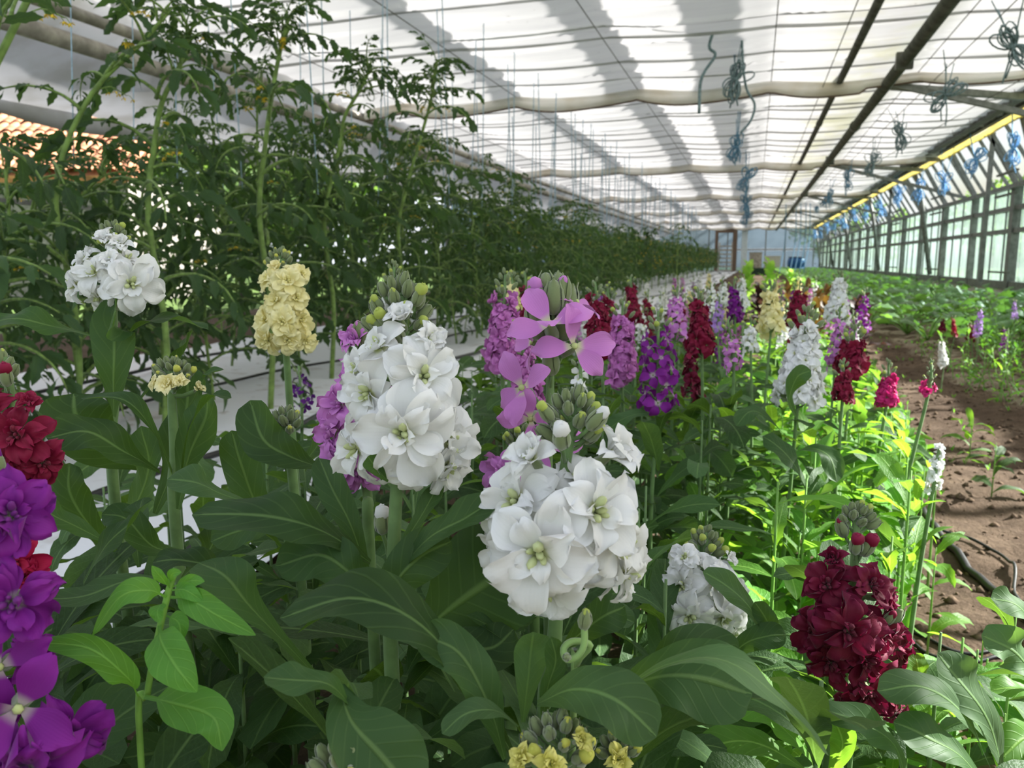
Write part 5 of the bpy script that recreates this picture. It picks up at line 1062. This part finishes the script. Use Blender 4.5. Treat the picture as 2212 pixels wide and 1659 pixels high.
AUTO = [ # label, top, bottom, depth, width px, floret px, colour, kind, n florets, n buds, options
 ('white stock flower peeping out behind the left large white one', (852, 572), (840, 760), .95, 66, 48, 'white', 'double', 9, 10, dict(cone=.3)),
 ('tall mauve double stock spike left of the single mauve flower', (1092, 592), (1085, 800), .98, 98, 54, 'magenta', 'double', 22, 9, dict(cone=.35)),
 ('lower mauve double spike leaning down behind the single mauve flower', (1120, 700), (1150, 915), .92, 92, 52, 'magenta', 'double', 20, 4, dict(cone=.4)),
 ('small yellow budded stock head behind the tall mauve spike', (1104, 590), (1108, 660), 1.25, 42, 34, 'cream', 'double', 5, 7, {}),
 ('crimson stock spike just left of the single mauve flower head', (1134, 588), (1140, 720), 1.35, 60, 38, 'crimson', 'double', 14, 6, {}),
 ('broad crimson stock spike right of the single mauve flower', (1285, 608), (1300, 770), 1.15, 74, 42, 'crimson', 'double', 22, 7, dict(cone=.3)),
 ('crimson stock with scattered round buds beside the broad crimson spike', (1312, 618), (1322, 740), 1.3, 50, 32, 'crimson', 'double', 12, 9, {}),
 ('slender crimson stock spike highest at the back of the bed', (1362, 598), (1368, 690), 1.6, 46, 30, 'crimson', 'double', 14, 5, {}),
 ('lilac pink double stock spike with a pointed lower end in the middle row', (1345, 650), (1343, 820), 1.05, 76, 46, 'magenta', 'double', 20, 9, dict(cone=.2)),
 ('pink mauve single stock spike behind the purple flower', (1462, 622), (1458, 730), 1.4, 66, 36, 'mauve', 'single', 18, 6, {}),
 ('purple single stock with pale flower eyes in the middle row', (1422, 672), (1420, 880), .98, 104, 52, 'purple', 'single', 22, 8, dict(cone=.15)),
 ('crimson stock spike between the purple and the small mauve one', (1508, 628), (1516, 760), 1.2, 80, 44, 'crimson', 'double', 20, 8, {}),
 ('crimson stock showing low behind the purple single flower', (1490, 700), (1495, 860), 1.25, 56, 40, 'dark crimson', 'double', 10, 3, {}),
 ('small mauve single stock right of the crimson spikes', (1572, 690), (1585, 800), 1.15, 52, 34, 'mauve', 'single', 10, 5, {}),
 ('dark purple stock spike at the far left of the yellow one', (1585, 606), (1588, 690), 1.9, 44, 26, 'purple', 'double', 14, 4, {}),
 ('pale yellow stock flower at the right side of the bed', (1665, 612), (1665, 715), 1.5, 70, 42, 'cream', 'double', 14, 8, {}),
 ('large white double stock spike at the right side of the bed', (1745, 668), (1724, 865), 1.02, 124, 60, 'white', 'double', 30, 10, dict(cone=.5)),
 ('white stock spike behind the mauve one at the right side', (1815, 590), (1806, 690), 1.75, 64, 36, 'white', 'double', 20, 6, dict(cone=.5)),
 ('mauve single stock spike left of the crimson ones at the right edge of the bed', (1815, 662), (1803, 800), 1.35, 52, 32, 'mauve', 'single', 18, 4, {}),
 ('crimson stock under dull green buds at the right edge of the bed', (1848, 700), (1838, 800), 1.3, 90, 50, 'crimson', 'double', 12, 9, dict(tf=.6)),
 ('dark crimson stock low beside the large white spike', (1822, 780), (1820, 860), 1.12, 56, 40, 'crimson', 'double', 9, 7, dict(tf=.6)),
 ('sunlit pink red stock at the edge of the soil path', (1920, 780), (1915, 872), 1.15, 60, 40, 'pink', 'double', 10, 7, dict(tf=.6, kinds=('bright',))),
 ('stock with pink buds on a tall pale stalk against the soil path', (2012, 778), (2005, 850), 1.1, 44, 26, 'pink', 'half', 4, 13, dict(tf=.3, kinds=('bright',))),
 ('small white single stock under the mauve single flower', (1252, 770), (1255, 900), .85, 60, 44, 'white', 'single', 8, 4, {}),
 ('sunlit white stock flower at the path side of the bed', (2030, 960), (2015, 1060), .95, 44, 36, 'white', 'double', 8, 0, dict(tf=1.0, kinds=('bright',))),
 ('far white stock beside the dark purple spike', (1600, 590), (1604, 665), 2.3, 36, 24, 'white', 'double', 10, 3, {}),
 ('far crimson stock behind the yellow flower', (1728, 612), (1722, 700), 1.9, 60, 30, 'crimson', 'double', 18, 4, {}),
 ('white stock below the yellow flower', (1622, 690), (1622, 760), 1.35, 50, 34, 'white', 'single', 8, 3, {}),
 ('deep purple single stock low behind the yellow stock', (645, 790), (652, 890), 1.25, 80, 30, 'deep purple', 'single', 10, 3, {}),
 ('white stock between the purple spike and the yellow one far back', (1560, 600), (1563, 660), 2.6, 36, 20, 'white', 'double', 10, 3, {}),
 ('white stock far back left of the small mauve single one', (1535, 610), (1538, 680), 2.1, 40, 24, 'white', 'single', 10, 3, {}),
 ('lilac stock leaning at the very back of the bed', (1555, 640), (1550, 710), 1.9, 40, 24, 'lilac', 'single', 9, 3, {}),
]
for i, (lab, top, bot, d, w, dp, c, kd, n, nb, opt) in enumerate(AUTO):
    ap = auto_plant(lab, top, bot, d, w, dp, c, kd, S+i, n, nb, lod=0 if d < 1.2 else 1, leaves=opt.pop('leaves', 20 if d < 1.5 else 12), **opt)
    if lab.startswith(('sunlit', 'stock with pink buds')):
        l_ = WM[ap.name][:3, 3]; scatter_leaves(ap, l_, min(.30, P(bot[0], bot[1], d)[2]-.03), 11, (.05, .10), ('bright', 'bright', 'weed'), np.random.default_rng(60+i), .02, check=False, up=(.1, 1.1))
    if lab.startswith('large white double stock spike'):
        hero_leaf(ap, [(1722, 905, .985), (1705, 860, .965), (1722, 815, .955), (1752, 800, .955)], 44, (.5, .3, .9), 'd', .15, .1, .2, 3)
        hero_leaf(ap, [(1700, 985, 1.0), (1750, 968, .96), (1790, 985, .94), (1808, 1042, .93)], 56, (.1, .7, .7), 'd', .15, .1, 0, 5)
        hero_leaf(ap, [(1712, 960, 1.0), (1655, 900, .97), (1620, 890, .96), (1590, 920, .95)], 44, (0, .8, .6), 'd', .15, .1, 0, 6)
# ---- bulk of the bed: leafy plants
r = np.random.default_rng(77); GZ = 'leafy stock plants filling the flower bed'
cnt = {}
y = .34
while y < 3.4:
    dx = .13; x = -.86+.03*r.random()
    while x < .44:
        xx, y_ = x+r.uniform(-.03, .03), y+r.uniform(-.04, .04); lim = -.84
        pxx, pyy, dd = proj((xx, y_, .2))
        if xx > lim and -250 < pxx < 2450 and dd > .3:
            sun_ = xx > .02 and y > .75  # path-side plants take the leaf colours with sunshine painted in
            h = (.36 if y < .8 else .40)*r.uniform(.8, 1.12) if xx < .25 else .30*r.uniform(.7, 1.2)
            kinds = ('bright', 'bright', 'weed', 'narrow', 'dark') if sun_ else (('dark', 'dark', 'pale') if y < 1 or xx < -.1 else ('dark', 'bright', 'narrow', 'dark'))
            g = np.array([xx, y_, float(ground_z(xx, y_))]); z_ = 0
            ln = int(round((.44-x)/dx)); lc = cnt[ln] = cnt.get(ln, 0)+1
            lab = f'flowerless leafy stock plant, {ordinal(lc-1)} from the camera in the {ordinal(ln)} line from the soil path'
            o = empty('leafy_plant', tuple(g), lab, 'plant', GZ)
            nl = 20 if y < .8 else (15 if y < 1.6 else 12)
            if 4 > scatter_leaves(o, g, h, nl, (.08, .14) if y < 1.0 else (.09, .16), kinds, r, .02, up=(-.1, 1.0), zpow=.75):
                drop(o); cnt[ln] -= 1
            else:
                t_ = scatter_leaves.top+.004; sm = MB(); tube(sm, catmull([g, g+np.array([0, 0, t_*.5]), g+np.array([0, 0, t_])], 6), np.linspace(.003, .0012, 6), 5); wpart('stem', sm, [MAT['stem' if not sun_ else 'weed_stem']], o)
        x += dx
    y += dx*.95
# sunlit undergrowth of weeds on the path side
sp_ = sorted((float(.75+2.6*r.random()**1.2), float(r.uniform(.02, .44))) for k in range(95))
for k, (yy, xx) in enumerate(sp_):
    g = np.array([xx, yy, float(ground_z(xx, yy))]); h = r.uniform(.18, .36)*(1 if xx < .38 else .7)
    o = empty('leafy_weed', tuple(g), f'light green leafy weed, {ordinal(k)} from the camera along the path side of the bed', 'weed', 'weeds along the path side of the bed')
    if 5 > scatter_leaves(o, g, h, 13, (.05, .12), (('weed',), ('bright',), ('narrow', 'weed'))[int(r.integers(3))], r, .02, up=(-.1, 1.0)): drop(o); continue
    t_ = scatter_leaves.top+.004; sm = MB(); tube(sm, [g, g+np.array([0, 0, t_*.5]), g+np.array([0, 0, t_])], np.linspace(.0022, .001, 3), 5); wpart('stem', sm, [MAT['weed_stem']], o)
# farther flowers, many colours
far = [(c, k) for c, k in (('white', 'double'), ('magenta', 'double'), ('crimson', 'double'), ('cream', 'double'), ('purple', 'single'), ('white', 'single'), ('mauve', 'single'))]
NAMES = {'white': 'white', 'magenta': 'rosy mauve', 'crimson': 'crimson', 'cream': 'cream', 'purple': 'purple', 'mauve': 'pale mauve'}
fc = {}
y = 2.6
while y < 7.2:
    x = -.58
    while x < .40:
        xx, y_ = x+r.uniform(-.05, .05), y+r.uniform(-.08, .08); c, kd = far[int(r.integers(len(far)))]; h = r.uniform(.40, .52)
        px, py, d = proj((xx, y_, h)); pb = proj((xx, y_, h-r.uniform(.13, .2)))
        s = F/d; fc[c] = fc.get(c, 0)+1
        if px < 1870:
            auto_plant(f'{NAMES[c]} stock at the back of the bed, {ordinal(fc[c]-1)} {NAMES[c]} one from the front', (px, py), (pb[0], pb[1]), d, .062*s, .036*s, c, kd, int(r.integers(1e6)), 11, 3, group=f'{NAMES[c]} stocks at the back of the bed', lod=1, leaves=10, kinds=('bright', 'dark'), keep=False, L=(.09, .15))
        x += .24
    y += .26 if y < 4 else .40
# lettuces and other leaf plants beyond the flowers
def rosette(name, c, rad, h, n, mat, label, cat, seed, prof=prof_ovate, ratio=.7, group=None):
    q = np.random.default_rng(seed); o = empty(name, tuple(c), label, cat, group); me = []
    for i in range(4):
        V, Fc, UV = leaf_geo(1, ratio, prof, 8, 5, .5, -.8, .2, .35, 3, i*1.4); mb = MB(); mb.add(V, Fc, UV); me.append(mb.mesh('leaf', [MAT[mat]]))
    mb = MB(); tube(mb, [np.array(c), np.array(c)+(0, 0, h*.8)], .012, 6); wpart('stem', mb, [MAT['stem_pale']], o)
    for k in range(n):
        t = k/n; a = k*2.4; pt = .05+1.0*t; d = np.array([math.cos(a)*math.cos(pt), math.sin(a)*math.cos(pt), math.sin(pt)])
        link('leaf', me[k % 4], o, M4(yframe(d, (0, 0, 1)), np.array(c)+(0, 0, h*.95*t), rad*q.uniform(.75, 1.1)*(1.25-.4*t)))
    return o
def gat(px, d, py=640): p = P(px, py, d); return np.array([p[0], p[1], float(ground_z(p[0], p[1]))])
rosette('bolted_lettuce', gat(1614, 8.6), .20, .52, 26, 'lettuce_leaf', 'bright light green lettuce, left of the two tall ones behind the flowers', 'lettuce', 1)
rosette('bolted_lettuce', gat(1661, 8.2), .20, .53, 26, 'lettuce_leaf', 'bright light green lettuce, right of the two tall ones behind the flowers', 'lettuce', 2)
rosette('bolted_lettuce', gat(1706, 12), .20, .40, 18, 'lettuce_leaf', 'smaller light green lettuce beside the hanging strings', 'lettuce', 9)
rosette('red_lettuce', gat(1598, 6.6), .17, .36, 22, 'red_lettuce_leaf', 'dark red lettuce under the left bright lettuce', 'lettuce', 3)
rosette('red_lettuce', gat(1645, 6.4), .19, .36, 24, 'red_lettuce_leaf', 'dark red lettuce under the right bright lettuce', 'lettuce', 4)
rosette('red_lettuce', gat(1860, 5.2), .17, .30, 20, 'red_lettuce_leaf', 'dark red leaf plant at the path end right of the white spike', 'lettuce', 5)
for i, (px, d, h) in enumerate([(1765, 4.6, .42), (1785, 5.0, .43), (1745, 5.6, .42), (1700, 5.4, .40)]):
    rosette('bronze_lettuce', gat(px, d), .13, h, 20, 'bronze_leaf', f'bronze and yellow leaf plant behind the crimson far stock, {ORD[i]} from the path' if i != 1 else 'bronze leaf plant close behind the white spike at right', 'lettuce', 20+i, ratio=.55)
# ---- sunlit weeds along the path edge
for i, (px, py, d, h, kd) in enumerate([(2120, 1430, .95, .16, 'narrow'), (2010, 1330, 1.2, .2, 'narrow'), (1960, 1160, 1.45, .22, 'weed'), (1890, 1010, 1.7, .3, 'narrow'), (2100, 920, 2.4, .12, 'bright'), (1960, 930, 2.2, .12, 'narrow'), (1930, 870, 2.8, .14, 'bright'), (2190, 1380, .62, .32, 'dark'), (2170, 1560, .60, .24, 'bright'), (2150, 985, 2.0, .14, 'dark'), (1700, 1500, .62, .26, 'bright'), (1600, 1590, .52, .26, 'bright')]):
    g = ground_of(P(px, py, d)); o = empty('edge_weed', tuple(g), f'small green weed by the soil path, {ORD[i]} counted from the lower right' if i not in (7,) else 'broad grey green leaves reaching in at the right frame edge', 'weed')
    mb = MB(); tube(mb, [g, g+(0, 0, h*.6), g+(0, 0, h)], np.array([.002, .0015, .0007]), 5); wpart('stem', mb, [MAT['weed_stem']], o)
    scatter_leaves(o, g, h, 11, (.06, .11), (kd,), np.random.default_rng(900+i), .01, check=False, up=(.0, 1.0))
q = np.random.default_rng(8)
mb = MB()
for i in range(170):
    x = q.uniform(.45, 1.25); yy = 1.3+6*q.random(); z = float(ground_z(x, yy))
    for k in range(4):
        a = q.random()*6.3; V, Fc, UV = leaf_geo(q.uniform(.012, .03), q.uniform(.004, .008), prof_lance, 3, 3, .7, -.4, .1, 0); mb.add(V@yframe((math.cos(a), math.sin(a), .4), (0, 0, 1)).T+(x, yy, z), Fc, UV)
# only in loose drifts
tag(wpart('seedlings', mb, [MAT['weed_leaf']]), 'tiny green seedlings sprinkled over the soil path', kind='stuff')

# ================================================================ RIGHT-HAND BED
SQ = []
for i in range(5):
    V, Fc, UV = leaf_geo(1, .95, prof_ovate, 9, 7, .5, -1.3, -.12, .16, 3, i*1.3, 0, .07); mb = MB(); mb.add(V, Fc, UV); SQ.append(mb.mesh('leaf', [MAT['squash_leaf']]))
r = np.random.default_rng(31); i = 0; nrow = {}
for row, x0 in enumerate((1.15, 1.58, 2.0, 2.40, 2.72)):
    y = (6.6, 5.6, 5.0, 5.2, 5.6)[row]; k = 0
    while y < 17:
        x = x0+r.uniform(-.12, .12); yy = y+r.uniform(-.1, .1); g = np.array([x, yy, float(ground_z(x, yy))])
        o = empty('squash_plant', tuple(g), f'leafy squash plant, {ordinal(k)} from the camera in the {ordinal(row)} row from the soil path', 'squash plant', f'squash plants in the {ordinal(row)} row from the path')
        mb = MB(); h = .17+.06*row/4
        tops = []
        for j in range(10):
            a = j*2.4+r.random(); R_ = r.uniform(.08, .30); tp = g+np.array([math.cos(a)*R_, math.sin(a)*R_, h*r.uniform(.45, 1.15)]); tube(mb, catmull([g, (g+tp)/2+(0, 0, .04), tp], 5), .005, 4); tops.append((tp, a))
        wpart('stem', mb, [MAT['weed_stem']], o)
        for tp, a in tops: link('leaf', SQ[int(r.integers(5))], o, M4(yframe((math.cos(a), math.sin(a), r.uniform(-.1, .5)), (r.normal(0, .5), r.normal(0, .5), 1)), tp, r.uniform(.10, .20)))
        y += .46 if y < 9 else .62; k += 1
    while y < 44:
        g = np.array([x0, y, 0]); o = empty('squash_plant', tuple(g), f'distant squash plant, {ordinal(k)} from the camera in the {ordinal(row)} row from the soil path', 'squash plant', f'squash plants in the {ordinal(row)} row from the path')
        mb = MB(); tube(mb, [g, g+(0, 0, .15)], .012, 5); wpart('stem', mb, [MAT['weed_stem']], o)
        me = bpy.data.meshes.get(f'squash_foliage_{k % 3}')
        if me is None:
            qq = np.random.default_rng(k); mb = MB()
            for j in range(34):
                a = qq.random()*6.3; V, Fc, UV = leaf_geo(qq.uniform(.13, .22), .17, prof_ovate, 5, 3, .4, -1.2, -.1, .15, 2, j); mb.add(V@yframe((math.cos(a), math.sin(a), .2), (qq.normal(0, .3), qq.normal(0, .3), 1)).T+(qq.uniform(-.18, .18), qq.uniform(-.5, .5), qq.uniform(.08, .24)), Fc, UV)
            me = mb.mesh(f'squash_foliage_{k % 3}', [MAT['squash_leaf']])
        tag(link('foliage', me, o, M4(t=g)), kind='stuff'); y += .95; k += 1
# flowers and thin stalks at the front of the right bed
RB = [('white stock spike standing in the soil before the right bed', (2033, 738), (2038, 790), 3.6, 26, 16, 'white', 'double', 18), ('lilac stock spike in the right bed', (2118, 668), (2112, 725), 3.9, 26, 15, 'lilac', 'single', 16), ('violet single stock low in the right bed near the frame edge', (2172, 712), (2168, 760), 3.6, 24, 14, 'purple', 'single', 12), ('violet stock spike high at the right frame edge', (2192, 650), (2192, 690), 4.0, 18, 12, 'lilac', 'single', 10), ('dark crimson stock behind the lilac spike in the right bed', (2098, 700), (2096, 735), 4.1, 26, 15, 'dark crimson', 'double', 10), ('red stock in the right bed left of the lilac spike', (2058, 684), (2062, 725), 4.3, 16, 12, 'red', 'double', 10), ('dark crimson stock at the left end of the right bed flowers', (2035, 690), (2036, 715), 4.4, 20, 14, 'dark crimson', 'double', 8)]
for i, (lab, t_, b_, d, w, dp, c, kd, n) in enumerate(RB): auto_plant(lab, t_, b_, d, w, dp, c, kd, 800+i, n, 3, lod=1, leaves=0, keep=False, tf=.95, rs=.003)
r = np.random.default_rng(5)
spots_ = sorted((float(p[1]), float(p[0])) for p in (onZ(1990+r.random()*270, 745+r.random()*150, 0) for k in range(75)) if p[0] > .98)
for k, (yy, x) in enumerate(spots_):
    g = np.array([x, yy, float(ground_z(x, yy))]); h = r.uniform(.14, .30); e = g+np.array([r.uniform(-.08, .08), r.uniform(-.08, .08), h])
    o = empty('thin_weed', tuple(g), f'thin green weed stalk, {ordinal(k)} from the camera at the front of the right bed', 'weed', 'weed stalks at the front of the right bed')
    pth = catmull([g, (g+e)/2+r.normal(0, .015, 3)*(1, 1, 0), e], 8); mb = MB(); tube(mb, pth, .002, 4); wpart('stem', mb, [MAT['weed_stem']], o)
    scatter_leaves(o, g, h, 11, (.03, .075), ('narrow', 'weed'), r, .02, check=False, up=(.2, 1.2), lean=(e[0]-g[0], e[1]-g[1]))
